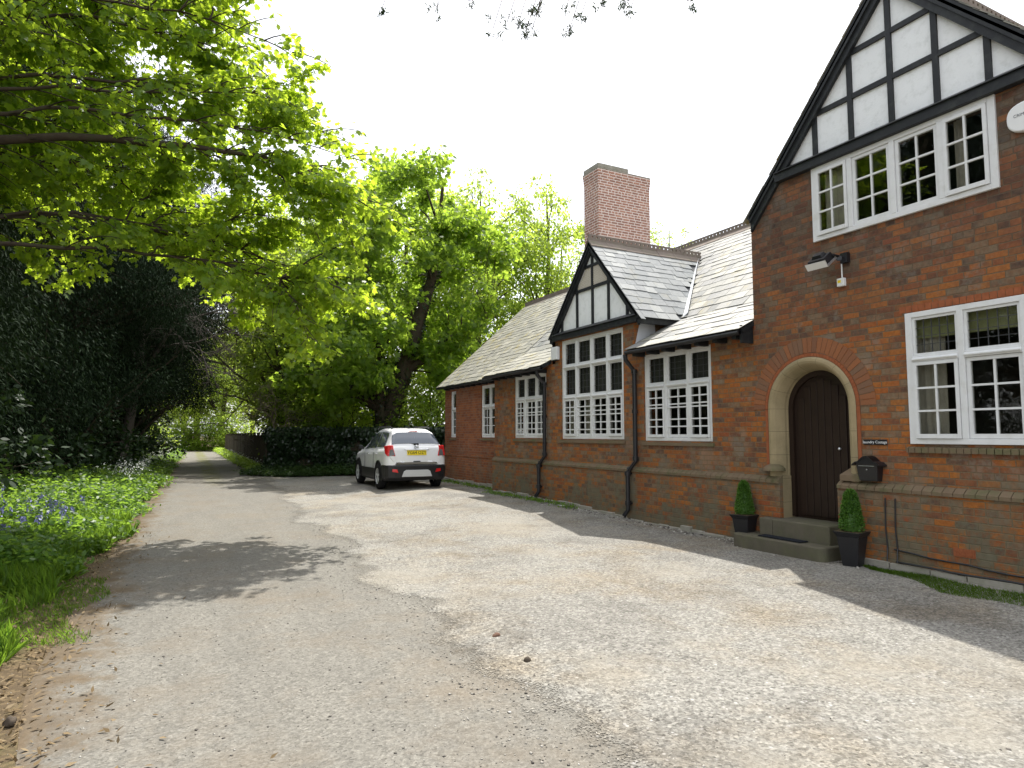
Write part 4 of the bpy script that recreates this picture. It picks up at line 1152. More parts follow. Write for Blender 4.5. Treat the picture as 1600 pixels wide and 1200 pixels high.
# ------------------------------------------------------------------ potted box cones
def potted(loc, rz, label, seed, sc=1.0):
    rng = np.random.default_rng(seed)
    t_ = thing('potted_topiary', label, 'potted plant', loc, 'potted box cones flanking the door'); t_.rotation_euler = (0, 0, rz); t_.scale = (sc,) * 3
    b = MB(); h = .40; a, c = .085, .145
    b.hexa([(-a, -a, 0), (a, -a, 0), (a, a, 0), (-a, a, 0)], [(-c + .02, -c + .02, h * .86), (c - .02, -c + .02, h * .86), (c - .02, c - .02, h * .86), (-c + .02, c - .02, h * .86)])
    b.hexa([(-c + .018, -c + .018, h * .86), (c - .018, -c + .018, h * .86), (c - .018, c - .018, h * .86), (-c + .018, c - .018, h * .86)], [(-c - .012, -c - .012, h), (c + .012, -c - .012, h), (c + .012, c + .012, h), (-c - .012, c + .012, h)])
    b.build('planter', M['pot'], t_, bevel=.005)
    b = MB(); b.box(-c + .01, c - .01, -c + .01, c - .01, h - .02, h + .004); b.build('compost', M['soil'], t_)
    n = 3800; u = rng.uniform(0, 1, n) ** .8; ph = rng.uniform(0, 2 * math.pi, n)
    prof_r = np.interp(u, [0, .12, .6, .9, 1], [.118, .125, .085, .055, .015])
    P = np.stack([prof_r * np.cos(ph), prof_r * np.sin(ph), h + .01 + u * .47], 1) * np.array((1, 1, 1)); P[:, :2] *= rng.uniform(.86, 1.06, n)[:, None]
    o = np.stack([np.cos(ph), np.sin(ph), np.full(n, .5)], 1)
    b = MB(); b.lathe([(.0, h), (.10, h + .01), (.105, h + .06), (.072, h + .29), (.045, h + .42), (0, h + .46)], (0, 0, 0), 14); core = b.build('stem', M['l_box'], t_)
    leaf_obj('foliage', [leaf_arrays(rng, P, T_RH, .026, o, .7)], M['l_box'], t_)
    return t_
potted((7.34, 5.27, hgt(7.34, 5.27) + .0), .22, 'box cone in a tall black planter right of the doorstep', 11, 1.03)
potted((7.42, 7.02, .06), .2, 'box cone in a black planter behind the left end of the doorstep', 12, 1.0)
b = MB(); b.slab([(7.235, 6.62, .222), (7.235, 5.93, .222), (7.39, 5.93, .222), (7.39, 6.62, .222)], (0, 0, 1), .012)
tag(b.build('doormat', simple('dark_rubber_mat', (.018, .02, .025), .9, .1, .3, 40, bump=.6)), 'dark rubber doormat on the lower step', 'doormat')
# stones and litter on the yard
def rock(name, loc, s, mat, label, seed):
    rng = np.random.default_rng(seed); bm = bmesh.new(); bmesh.ops.create_icosphere(bm, subdivisions=3, radius=1)
    ax = rng.normal(0, 1, (5, 3))
    for v in bm.verts:
        d = np.array(v.co); k = 1 + .16 * sum(math.sin(2.3 * float(d @ a) + i) for i, a in enumerate(ax)) / 2
        v.co = v.co * k; v.co = Vector((v.co.x * s[0], v.co.y * s[1], max(v.co.z, -.5) * s[2]))
    me = bpy.data.meshes.new(name); bm.to_mesh(me); bm.free(); me.materials.append(mat)
    for p_ in me.polygons: p_.use_smooth = True
    o = bpy.data.objects.new(name, me); COL.objects.link(o); o.location = (loc[0], loc[1], hgt(*loc[:2]) + s[2] * .35)
    return tag(o, label, 'stone')
def ground_at(u, v):
    d = fwd + rgt * ((u - 800) / FPX) + upv * ((600 - v) / FPX); k = -CAM_H / d.z
    return (d.x * k, d.y * k)
rock('stone', ground_at(775, 999), (.036, .026, .022), M['rock_brown'], 'flat reddish brown stone lying at the edge of the gravel', 1)
rock('stone', ground_at(823, 1038), (.026, .026, .028), M['rock'], 'round dark stone standing on the gravel nearest the camera', 2)
rock('stone', ground_at(16, 1130), (.032, .028, .03), M['rock'], 'dark lump on the leaf litter beside the lane', 3)
b = MB(); gx, gy = 7.35, 11.9; b.slab([(gx, gy, hgt(gx, gy) + .02), (gx + .1, gy + .03, hgt(gx, gy) + .03), (gx + .09, gy + .2, hgt(gx, gy) + .025), (gx - .01, gy + .17, hgt(gx, gy) + .035)], (0, 0, 1), .004)
tag(b.build('paper_scrap', M['white_pl']), 'scrap of white paper lying at the foot of the house wall', 'litter')

# ------------------------------------------------------------------ CAR
def make_car(loc, rz):
    car = thing('parked_car', 'white compact sport utility car with black lower cladding parked by the wall', 'car', loc)
    car.rotation_euler = (0, 0, rz)
    ST = [  # y, bottom, wm, zlow, zbelt, wbelt, zroof, wroof
        (-.80, .36, .60, .50, .70, .62, .74, .55), (-.795, .34, .70, .48, .84, .74, .90, .66), (-.765, .30, .80, .46, .98, .80, 1.10, .70), (-.70, .27, .86, .44, 1.05, .825, 1.215, .69),
        (-.58, .25, .885, .42, 1.07, .84, 1.36, .65), (-.44, .24, .892, .42, 1.07, .84, 1.50, .61), (-.36, .23, .892, .42, 1.07, .84, 1.585, .585), (-.15, .22, .892, .42, 1.06, .84, 1.63, .58), (.45, .20, .885, .42, 1.04, .835, 1.655, .59),
        (1.1, .20, .885, .42, 1.01, .83, 1.645, .59), (1.6, .20, .885, .42, 1.0, .83, 1.585, .575), (1.95, .20, .885, .42, .99, .82, 1.46, .58), (2.3, .20, .885, .42, .985, .82, 1.24, .63), (2.55, .20, .885, .42, .975, .81, 1.10, .68),
        (2.9, .22, .88, .42, .95, .79, 1.05, .66), (3.2, .24, .84, .43, .89, .74, .98, .60), (3.4, .27, .74, .45, .78, .64, .84, .5), (3.47, .34, .60, .48, .66, .5, .68, .4)]
    SA = np.array(ST)
    def section(y):
        v = [np.interp(y, SA[:, 0], SA[:, i]) for i in range(1, 8)]
        zb, wm, zl, zbl, wb, zr, wr = v
        return np.array([(0, zb), (wm * .9, zb), (wm, zb + .07), (wm, zl + .06), (wm, (zl + zbl) / 2 + .05), (wm - .012, zbl - .06), (wb, zbl), (wb - .03, zbl + .03 * min(1, (zr - zbl) * 4)), (wr + .05, zr - .16 * min(1, (zr - zbl) * 2.2)), (wr, zr - .07 * min(1, (zr - zbl) * 2.2)), (wr - .13, zr - .008), (0, zr)])
    def surf(y, s):   # s in 0..11 ; right side
        pts = section(y); i = min(int(s), 10); f = s - i
        p0, p1, p2, p3 = pts[max(i - 1, 0)], pts[i], pts[i + 1], pts[min(i + 2, 11)]
        q = p1 + f * (p2 - p1)
        return q
    ys = []
    for a, c in zip(SA[:-1, 0], SA[1:, 0]): ys += list(np.linspace(a, c, 4)[:-1])
    ys.append(SA[-1, 0]); ss = np.linspace(0, 11, 34)
    # smooth the station interpolation
    def grid(yl, sl, off=0.0, ymap=None, side=1):
        P = np.zeros((len(yl), len(sl), 3))
        for i, y in enumerate(yl):
            for j, s_ in enumerate(sl):
                yy = ymap(i / (len(yl) - 1), j / (len(sl) - 1)) if ymap else y
                q = surf(yy, s_); P[i, j] = (q[0] * side, yy, q[1])
        if off:
            du = np.gradient(P, axis=0); dv = np.gradient(P, axis=1); n = np.cross(du, dv); n /= np.linalg.norm(n, axis=2)[:, :, None] + 1e-9
            c = P - np.array((0, 1.2, .8)); sg = np.sign((n * c).sum(axis=2)); P = P + n * sg[:, :, None] * off
        return P
    def patch(b, P, flip=False):
        n, m = P.shape[:2]; base = len(b.v); b.v += [tuple(p) for p in P.reshape(-1, 3)]
        for i in range(n - 1):
            for j in range(m - 1):
                f = [base + i * m + j, base + i * m + j + 1, base + (i + 1) * m + j + 1, base + (i + 1) * m + j]
                b.f.append(f[::-1] if flip else f); b.mi.append(b.m)
    paint = NT('white_car_paint'); M['paint'] = paint.done(paint.bsdf((.86, .865, .87), .25, .5, None, 0, Coat_Weight=.6, Coat_Roughness=.05))
    tintg = NT('car_glass'); M['carglass'] = tintg.done(tintg.bsdf((.05, .062, .08), .06, .8))
    M['red_lens'] = simple('red_lamp_lens', (.62, .02, .02), .2, .6, .1)
    M['dark_lens'] = simple('smoked_lamp_lens', (.14, .13, .13), .2, .6, .1)
    M['silver'] = simple('silver_plastic', (.55, .56, .56), .4, .5, .05)
    M['tyre'] = simple('tyre_rubber', (.018, .018, .018), .85, .15, .2, 30)
    b = MB(); patch(b, grid(ys, ss)); patch(b, grid(ys, ss, side=-1), True)
    for y, fl_ in ((SA[0, 0], False), (SA[-1, 0], True)):
        sec = section(y); loop = [(p[0], y, p[1]) for p in sec] + [(-p[0], y, p[1]) for p in sec[::-1][1:-1]]
        b.add(loop, [list(range(len(loop)))])
    body = b.build('body', M['paint'], car, smooth=True)
    m = body.modifiers.new('weld', 'WELD'); m.merge_threshold = .0005
    b = MB(); ysl = list(np.linspace(-.8, 3.47, 60))
    for sd_ in (1, -1): patch(b, grid(ysl, np.linspace(.9, 3.2, 8), .012, side=sd_), sd_ < 0)
    # black rear bumper
    path = [(-.912, -.40), (-.912, -.56), (-.893, -.69), (-.815, -.79), (-.64, -.828), (-.3, -.842), (.3, -.842), (.64, -.828), (.815, -.79), (.893, -.69), (.912, -.56), (.912, -.40)]
    rows_ = [(.25, .93), (.33, .985), (.56, 1.0), (.635, 1.0), (.665, .975)]
    n_ = len(path); b0_ = len(b.v)
    for z, k in rows_: b.v += [(x * k, y * k, z) for x, y in path]
    for i in range(len(rows_) - 1):
        for j in range(n_ - 1): b.f.append([b0_ + i * n_ + j, b0_ + i * n_ + j + 1, b0_ + (i + 1) * n_ + j + 1, b0_ + (i + 1) * n_ + j]); b.mi.append(0)
    b.f.append([b0_ + 4 * n_ + j for j in range(n_)]); b.mi.append(0)
    b.build('bumper', M['black_pl'], car, bevel=.012)
    b = MB(); b.slab([(x, -.856, z) for x, z in [(-.44, .35), (.44, .35), (.38, .50), (.31, .53), (-.31, .53), (-.38, .50)]], (0, 1, 0), .03); b.build('skid_plate', M['silver'], car, bevel=.008)
    for s_ in (1, -1):
        b = MB(); b.slab([(s_ * x, y_, z) for x, y_, z in [(.54, -.846, .46), (.70, -.826, .49), (.70, -.822, .56), (.57, -.844, .55)]], (0, 1, 0), .03); b.build('reflector', M['red_lens'], car)
    # rear window
    b = MB()
    def rmap(ti, sj): return -.675 + .235 * ti + .02 * (1 - sj) * 0
    yl = np.linspace(-.69, -.415, 8)
    for sd_ in (1, -1): patch(b, grid(yl, np.linspace(8.75, 11, 14), .010, side=sd_), sd_ < 0)
    b.build('rear_window', M['carglass'], car, smooth=True)
    b = MB(); b.tube([(-.05, -.70, 1.215), (-.25, -.665, 1.245), (-.33, -.66, 1.25)], .014, 6); b.box(-.07, .07, -.735, -.68, 1.19, 1.235); b.build('wiper', M['black_pl'], car)
    # side windows
    for s_ in (1, -1):
        for (a0, a1, c0, c1) in ((-.30, .62, -.10, .60), (.68, 2.22, .66, 1.62)):
            b = MB()
            mp = lambda ti, sj, a0=a0, a1=a1, c0=c0, c1=c1: (a0 + (a1 - a0) * ti) * (1 - sj) + (c0 + (c1 - c0) * ti) * sj
            patch(b, grid(range(12), np.linspace(7.12, 8.5, 8), .008, ymap=mp, side=s_), s_ < 0)
            b.build('side_window', M['carglass'], car, smooth=True)
        b = MB(); A, B_, C_, D_, E_, F_ = (.625, -.815, .90), (.70, -.765, 1.185), (.825, -.715, 1.18), (.845, -.765, .90), (.868, -.50, 1.16), (.885, -.66, .97)
        for q in ((A, B_, C_, D_), (D_, C_, E_, F_)): b.slab([(s_ * x, y, z) for x, y, z in q], (-s_ * .05, .08, 0), 1.0)
        tl = b.build('tail_light', M['red_lens'], car, bevel=.012)
        b = MB(); b.slab([(s_ * x, y - .006, z) for x, y, z in ((.64, -.812, .92), (.685, -.785, 1.08), (.77, -.758, 1.06), (.79, -.782, .90))], (0, 1, 0), .02); b.build('reversing_lamp', M['dark_lens'], tl)
        b = MB(); b.slab([(s_ * .84, 2.02, 1.03), (s_ * 1.00, 2.02, 1.04), (s_ * 1.02, 2.02, 1.16), (s_ * .9, 2.02, 1.17)], (0, 1, 0), .13); b.build('mirror', M['black_pl'], car, bevel=.02)
        b = MB(); b.tube([(s_ * .56, -.2, 1.63), (s_ * .57, .0, 1.685), (s_ * .57, 1.2, 1.69), (s_ * .56, 1.5, 1.62)], .018, 8); b.build('roof_rail', M['black_pl'], car)
        b = MB(); b.box(s_ * .885, s_ * .905, .28, .46, .93, .96); b.box(s_ * .885, s_ * .905, 1.22, 1.4, .91, .94); b.build('door_handle', M['paint'], car, bevel=.006)
        b = MB()
        for yy in (.64, 1.72): b.box(s_ * .886, s_ * .8945, yy, yy + .008, .46, .98)
        b.build('door_seam', M['black_pl'], car)
    for wy in (0, 2.555):
        for s_ in (1, -1):
            b = MB(); n = 20
            AN = np.linspace(-.25, math.pi + .25, n); pts = [(s_ * .890, wy + .385 * math.cos(a), .345 + .385 * math.sin(a)) for a in AN]
            b.slab(pts, (s_ * 1, 0, 0), .006)  # black disc puts the dark of the hollow wheel well into colour
            for a0, a1 in zip(AN[:-1], AN[1:]): b.slab([(s_ * .885, wy + r_ * math.cos(a), .345 + r_ * math.sin(a)) for r_, a in ((.375, a0), (.375, a1), (.43, a1), (.43, a0))], (s_, 0, 0), .026); b.build('wheel_arch', M['black_pl'], car)
            wh = MB(); wh.lathe([(.215, -.10), (.30, -.108), (.335, -.09), (.345, -.05), (.345, .05), (.335, .09), (.30, .108), (.215, .10)], (s_ * .822, wy, .345), 36, 'x')
            who = wh.build('wheel', M['tyre'], car, smooth=True)
            b = MB(); xr = s_ * .822
            b.lathe([(.22, s_ * .10), (.21, s_ * .085), (.195, s_ * .07), (.19, -s_ * .05)], (xr, wy, .345), 36, 'x')
            b.lathe([(0, s_ * .085), (.05, s_ * .085), (.055, s_ * .06)], (xr, wy, .345), 20, 'x')
            for k in range(5):
                a = 2 * math.pi * k / 5 + .3; dv = Vector((0, math.cos(a), math.sin(a))); wv = Vector((0, -math.sin(a), math.cos(a)))
                c0 = Vector((xr + s_ * .06, wy, .345)); b.beam(c0 + dv * .03, c0 + dv * .21, wv * .055, Vector((s_ * .028, 0, 0)))
            b.build('rim', M['silver'], who)
            b = MB(); b.lathe([(0, s_ * .02), (.20, s_ * .02)], (xr, wy, .345), 24, 'x'); b.build('brake_disc', M['black_pl'], who)
    # plate, chrome strip, badge
    def yat(z): return float(np.interp(z, [.74, .90, 1.10, 1.215], [-.80, -.795, -.765, -.70]))
    b = MB(); b.hexa([(-.28, yat(.93) - .018, .92), (.28, yat(.93) - .018, .92), (.28, yat(.93) + .02, .92), (-.28, yat(.93) + .02, .92)], [(-.28, yat(1.04) - .020, 1.045), (.28, yat(1.04) - .020, 1.045), (.28, yat(1.04) + .02, 1.045), (-.28, yat(1.04) + .02, 1.045)])
    pl = b.build('number_plate', M['yellow'], car)
    tilt = math.atan2(yat(1.04) - yat(.93), .11)
    text_mesh('lettering', 'YG64 OZY', .118, M['black_pl'], pl, Matrix.Translation((0, yat(.985) - .021, .985)) @ Matrix.Rotation(R(90) - tilt, 4, 'X'))
    b = MB(); b.tube([(-.36, yat(1.075) - .0, 1.085), (-.32, yat(1.07) - .022, 1.068), (.32, yat(1.07) - .022, 1.068), (.36, yat(1.075), 1.085)], .014, 8); b.build('chrome_strip', M['steel'], car)
    b = MB(); b.lathe([(.045, -.012), (.055, -.018), (.062, -.01), (.062, .01)], (0, yat(1.125) - .012, 1.125), 20, 'y'); b.lathe([(0, -.012), (.012, -.012), (.03, -.004)], (0, yat(1.125) - .012, 1.125), 8, 'y'); b.build('badge', M['steel'], car)
    b = MB(); b.box(-.10, .10, -.823, -.79, .74, .765); b.build('tailgate_handle', M['black_pl'], car)
    b = MB(); b.tube([(0, .0, 1.63), (-.01, -.06, 1.80)], .006, 6); b.box(-.03, .03, -.03, .06, 1.625, 1.66); b.build('aerial', M['black_pl'], car)
    b = MB(); b.box(-.14, .14, -.41, -.385, 1.555, 1.575); b.build('brake_light', M['red_lens'], car)
    return car
make_car((6.15, 18.36, hgt(6.27, 19.5) + .0), R(-2.2)).scale = (.985, 1.0, 1.035)

# ================================================================== VEGETATION
# ------------------------------------------------------------------ ivy clad wall, fence, beds
WA, WB = np.array((3.85, 29.1)), np.array((9.6, 21.9))
def along(a, c, t): return a + (c - a) * t
iw = thing('ivy_wall', 'low garden wall smothered in dark ivy behind the white car', 'wall')
d2 = (WB - WA); L2 = np.linalg.norm(d2); d2 /= L2; n2 = np.array((-d2[1], d2[0])) * -1      # towards the camera
if n2[1] > 0: n2 = -n2
b = MB(); q = [WA + n2 * .1, WB + n2 * .1, WB - n2 * .15, WA - n2 * .15]
b.hexa([(p[0], p[1], 0) for p in q], [(p[0], p[1], 1.62) for p in q]); b.build('wall', M['bark'], iw)
rng = np.random.default_rng(5); n = 15000
tt = rng.uniform(-.035, 1, n); zz = rng.uniform(0, 1, n) ** .8 * 1.72; thick = .12 + .14 * rng.uniform(0, 1, n) + .10 * np.sin(tt * 23) + .08 * np.sin(zz * 5 + tt * 11)
top = rng.uniform(0, 1, n) < .25
P = np.stack([WA[0] + d2[0] * L2 * tt + n2[0] * thick, WA[1] + d2[1] * L2 * tt + n2[1] * thick, zz], 1)
tp_ = rng.uniform(-.3, .3, top.sum()); P[top, 0] = WA[0] + d2[0] * L2 * tt[top] + n2[0] * tp_; P[top, 1] = WA[1] + d2[1] * L2 * tt[top] + n2[1] * tp_; P[top, 2] = 1.62 + rng.uniform(0, 1, top.sum()) ** 2 * .32
T_IVY = np.array([(0, 0), (.42, .05), (.34, .45), (0, 1), (-.34, .45), (-.42, .05)], float)
leaf_obj('ivy', [leaf_arrays(rng, P, T_IVY, .13, (n2[0] * .5, n2[1] * .5, -.7), .4, (n2[0], n2[1], .4), .45)], M['l_ivy'], iw)

fn = thing('wooden_fence', 'dark weathered board fence along the right side of the lane', 'fence')
def fx(y): return 3.62 + .023 * (y - 29)
y = 29.2; k = 0
while y < 62:
    b = MB(); b.box(fx(y) - .06, fx(y) + .06, y - .06, y + .06, 0, 1.72); b.build('post', M['fence'] if 'fence' in M else M.setdefault('fence', simple('fence_board', (.065, .05, .036), .9, .1, .4, 5, bump=.5, bscale=25, dirt=((.06, .08, .03), 3, .6))), fn)
    b = MB(); yy = y + .08
    while yy < y + 1.92:
        x = fx(yy); q_ = random.uniform(0, .02); b.box(x - .05 - q_, x - .025 - q_, yy, yy + .12, .06, 1.60 + random.uniform(-.06, .05)); yy += .185
    b.box(fx(y) - .02, fx(y) + .03, y + .06, y + 1.94, .35, .44); b.box(fx(y) - .02, fx(y) + .03, y + .06, y + 1.94, 1.25, 1.34)
    b.build('board_panel', M['fence'], fn)
    y += 2.0

def strip_leaves(rng, pts, hmax, per, tmpl, size, up=.3, jit=.7):
    """leaves on short stems growing at the given ground points"""
    P = []
    for (x, y, k) in pts:
        h = hmax * k * rng.uniform(.5, 1.1); m = int(per * rng.uniform(.6, 1.3))
        z0 = hgt(x, y)
        zz = z0 + h * rng.uniform(.15, 1, m) ** .7
        rr = .10 + .06 * h
        P.append(np.stack([x + rng.normal(0, rr, m), y + rng.normal(0, rr, m), zz], 1))
    P = np.concatenate(P)
    ang = rng.uniform(0, 2 * math.pi, len(P))
    return leaf_arrays(rng, P, tmpl, size, np.stack([np.cos(ang), np.sin(ang), np.full(len(P), up - .25)], 1), .35, (0, 0, 1), .45)
def edge_verge(y):   # where the verge plants begin, wandering in and out of the lane edge
    return lane_l(y) - .24 - .22 * math.exp(-((y - 7.6) / 1.2) ** 2) - .35 * sstep(5.6, 4.2, y) + .16 * math.sin(y * 1.7) + .1 * math.sin(y * 4.1 + 1) + .18 * sstep(12, 22, y)
rng = np.random.default_rng(21)
pts = []
for _ in range(6000):
    y = 9.0 + 62 * rng.uniform(0, 1) ** 1.8; x = edge_verge(y) - rng.uniform(0, 1) ** 1.2 * 2.6
    pts.append((x, y, (.45 + .55 * min(1, (edge_verge(y) - x) / .8)) * (.75 + .4 * math.sin(x * 2.6 + y * 1.3) * math.sin(y * 2.1 - x))))
near = [p for p in pts if p[1] < 16]; farp = [p for p in pts if p[1] >= 16]
tag(leaf_obj('verge_plants', [strip_leaves(rng, near, .42, 17, T_OVAL, .085), strip_leaves(rng, farp, .55, 15, T_OVAL, .11)], M['l_nettle']), kind='stuff')
# right hand verge along the fence, bed in front of the ivy wall
pts = []
for _ in range(500):
    x = rng.uniform(-1, 7); y = 73.5 + rng.uniform(0, 1) ** .7 * 1.5; pts.append((x, y, 1.0))
for _ in range(1500):
    y = rng.uniform(29, 72); x = lane_r(y) + .05 + rng.uniform(0, 1) * .5; pts.append((x, y, .8))
bedp = []
for _ in range(2300):
    t_ = rng.uniform(-.03, 1); o_ = rng.uniform(0, 1) ** .8
    c = along(WA, WB, t_) + n2 * (.2 + o_ * 1.25 * (1 - .45 * t_)); bedp.append((c[0], c[1], (1 - .55 * o_)))
tag(leaf_obj('ground_cover', [strip_leaves(rng, pts, .5, 16, T_OVAL, .10)], M['l_mid']), kind='stuff')
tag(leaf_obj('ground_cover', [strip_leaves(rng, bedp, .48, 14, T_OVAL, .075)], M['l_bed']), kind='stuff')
# grass on the near verge and at the foot of the gable
def blades(rng, P, size, jit=.28): return leaf_arrays(rng, P, T_BLADE, size, (0, 0, 1), jit, (1, 0, 0), 1.0, .45)
P = []
for _ in range(34000):
    y = 5.7 + 9 * rng.uniform(0, 1) ** 1.5; x = edge_verge(y) + .12 - rng.uniform(0, 1) ** 1.1 * 1.9
    if math.sin(x * 5.1 + y * 2.3) + math.sin(x * 2.3 - y * 3.9) + rng.normal(0, .6) > -.9 or x < edge_verge(y) - .6: P.append((x, y, hgt(x, y) - .01))
P2 = []
for _ in range(17000):
    y = rng.uniform(2.2, 5.15); x = 7.52 - .085 - .50 * rng.uniform(0, 1) * min(1, (5.2 - y) / 1.2); P2.append((x + .05 * math.sin(y * 6), y, hgt(x, y) - .01))
moss = []
for _ in range(2600):
    y = rng.uniform(6.2, 8.8); x = edge_verge(y) + .35 * rng.uniform(-1, 1) + .25; moss.append((x, y, hgt(x, y) - .01))
tag(leaf_obj('grass', [blades(rng, np.array([q for q in P if q[1] < 8]), .15, .4), blades(rng, np.array([q for q in P if q[1] >= 8]), .21, .36), blades(rng, np.array(moss), .06, .5)], M['l_grass']), kind='stuff')
tag(leaf_obj('grass', [blades(rng, np.array(P2), .042, .5)], M['l_grass']), kind='stuff')
P = []
for _ in range(420):
    y = rng.uniform(11.5, 20); x = 7.53 - abs(rng.normal(0, .12)) + (DR - D if y > 15.8 else 0)
    m = rng.integers(3, 9); P += [(x + rng.normal(0, .05), y + rng.normal(0, .05), hgt(x, y) + rng.uniform(0, .06)) for _ in range(m)]
tag(leaf_obj('weeds', [leaf_arrays(rng, np.array(P), T_OVAL, .05, (0, 0, .5), .8)], M['l_nettle']), kind='stuff')
# bluebells
P = []; ST_ = []
for _ in range(150):
    y = 9.2 + 6.0 * rng.uniform(0, 1); x = edge_verge(y) - .75 - 1.5 * rng.uniform(0, 1)
    if math.sin(x * 3.3 + 1) + math.sin(y * 2.1) < -.9: continue
    h = rng.uniform(.28, .44); z0 = hgt(x, y); lean = rng.normal(0, .06, 2)
    ST_.append((np.array([(x, y, z0), (x + lean[0] * .4, y + lean[1] * .4, z0 + h * .6), (x + lean[0], y + lean[1], z0 + h)]), np.array((.006, .005, .003))))
    for q in range(rng.integers(7, 13)):
        f = rng.uniform(.6, 1); P.append((x + lean[0] * f + rng.normal(0, .02), y + lean[1] * f + rng.normal(0, .02), z0 + h * f))
tag(leaf_obj('bluebells', [leaf_arrays(rng, np.array(P), T_OVAL, .045, (0, 0, -1), .5), leaf_arrays(rng, np.array(P), T_OVAL, .045, (0, 0, -1), .5)], M['bluebell']), kind='stuff')
tag(tubes_obj('bluebell_stems', ST_, M['l_nettle'], None, 4), kind='stuff')
# white flowers further along both verges
P = []
for _ in range(2600):
    y = 22 + 34 * rng.uniform(0, 1); x = lane_l(y) - .55 - rng.uniform(0, 1) ** 1.3 * 1.0; P.append((x, y, hgt(x, y) + rng.uniform(.35, .7)))
for _ in range(700):
    y = rng.uniform(30, 55); x = lane_r(y) + .35 + rng.uniform(0, .5); P.append((x, y, hgt(x, y) + rng.uniform(.3, .55)))
tag(leaf_obj('white_flowers', [leaf_arrays(rng, np.array(P), T_RH, .055, (0, 0, 1), 1.0)], M['white_fl']), kind='stuff')
# loose stones and chippings on lane, yard and along the wall
def pebbles(name, n, fpos, smin, smax, mat, seed):
    rng = np.random.default_rng(seed)
    base = np.array([(1, 0, 0), (-1, 0, 0), (0, 1, 0), (0, -1, 0), (0, 0, .7), (0, 0, -.5)], float)
    fc = np.array([(0, 2, 4), (2, 1, 4), (1, 3, 4), (3, 0, 4), (2, 0, 5), (1, 2, 5), (3, 1, 5), (0, 3, 5)])
    V = []; I = []
    for k in range(n):
        x, y = fpos(rng); s = smin + (smax - smin) * rng.uniform(0, 1) ** 3; a = rng.uniform(0, 6.3)
        v = base * (s * rng.uniform(.6, 1.3, 3)) + rng.normal(0, s * .18, (6, 3)); ca, sa = math.cos(a), math.sin(a)
        v = np.stack([v[:, 0] * ca - v[:, 1] * sa + x, v[:, 0] * sa + v[:, 1] * ca + y, v[:, 2] * .8 + hgt(x, y) + s * .12 + .004], 1)
        V.append(v); I.append(fc + 6 * k)
    return tag(npmesh(name, np.concatenate(V), [3] * (8 * n), np.concatenate(I).ravel(), mat), kind='stuff')
t = NT('mixed_chippings'); p = t.obj(); r_ = t.island()
c = t.ramp(r_, [(0, (.05, .045, .04)), (.25, (.12, .108, .095)), (.55, (.24, .225, .19)), (.85, (.33, .31, .27)), (1, (.46, .44, .40))]); M['chip'] = t.done(t.bsdf(c, .85, .2))
def pos_yard(rng):
    while True:
        y = 1.8 + 14 * rng.uniform(0, 1) ** 1.7; x = rng.uniform(lane_r(y) - .3, 7.5)
        return x, y
def pos_lane(rng):
    y = 1.8 + 9 * rng.uniform(0, 1) ** 1.5; return rng.uniform(lane_l(y) - .4, lane_r(y)), y
def pos_edge(rng):
    y = 2 + 10 * rng.uniform(0, 1); return lane_r(y) + rng.normal(.25, .28), y
def pos_wall(rng):
    y = rng.uniform(5.0, 20.5); return (D if y < 15.8 else DR) - .10 - abs(rng.normal(0, .16)), y
pebbles('loose_gravel', 11000, pos_yard, .003, .012, M['chip'], 1)
pebbles('loose_gravel', 3600, pos_lane, .003, .010, M['chip'], 2)
pebbles('loose_gravel', 2400, pos_edge, .004, .015, M['chip'], 3)
pebbles('loose_gravel', 2600, pos_wall, .01, .035, M['chip'], 4)
# litter of dead leaves and twigs on the lane edge
P = []
for _ in range(3000):
    y = 2.5 + 11 * rng.uniform(0, 1) ** 1.2; x = lane_l(y) - .22 + rng.normal(0, .30); P.append((x, y, hgt(x, y) + .012))
M['litter'] = leaf_mat('dead_leaf', [(.12, .085, .045), (.2, .145, .08), (.27, .21, .13)], (.1, .07, .03), .1, .9, .1)
tag(leaf_obj('leaf_litter', [leaf_arrays(rng, np.array(P), T_NEED * np.array((2.2, 1)), .05, (1, 0, 0), 1.2, (0, 0, 1), .25)], M['litter']), kind='stuff')

# ------------------------------------------------------------------ trees
# dark yews down the left side
rng = np.random.default_rng(31)
def yew_inside(p):
    z = p[2]; r = 3.7 * (1 - ((z - 4.2) / 9.0) ** 2 if z > 4.2 else .80 + .20 * z / 4.2); return p[0] ** 2 + p[1] ** 2 < r * r and p[0] ** 2 + p[1] ** 2 > (r * .45) ** 2 and r > 0
cs = scatter_centres(rng, yew_inside, (-4, -4, .5), (4, 4, 12.6), 150, .75)
def yew_trunk(): return [(np.array([(0, 0, -2.2), (.1, 0, 2), (0, .1, 5), (.1, .1, 9), (0, 0, 12.5)]), np.array((.45, .36, .28, .16, .04)))]
YG = 'dark yews along the left side of the lane'
yew = build_tree('yew_tree', 'tall dark yew nearest the camera at the left edge, above the bluebells', YG, yew_trunk(), cs, 1.0, 1750, .10, T_NEED * np.array((1.4, 1)), M['l_yew'], M['bark'], 32, (-7.0, 15.4, .3), flat=.85, droop=.9, twigs=2, r_limb=.045)
yew.scale = (1.2,) * 3
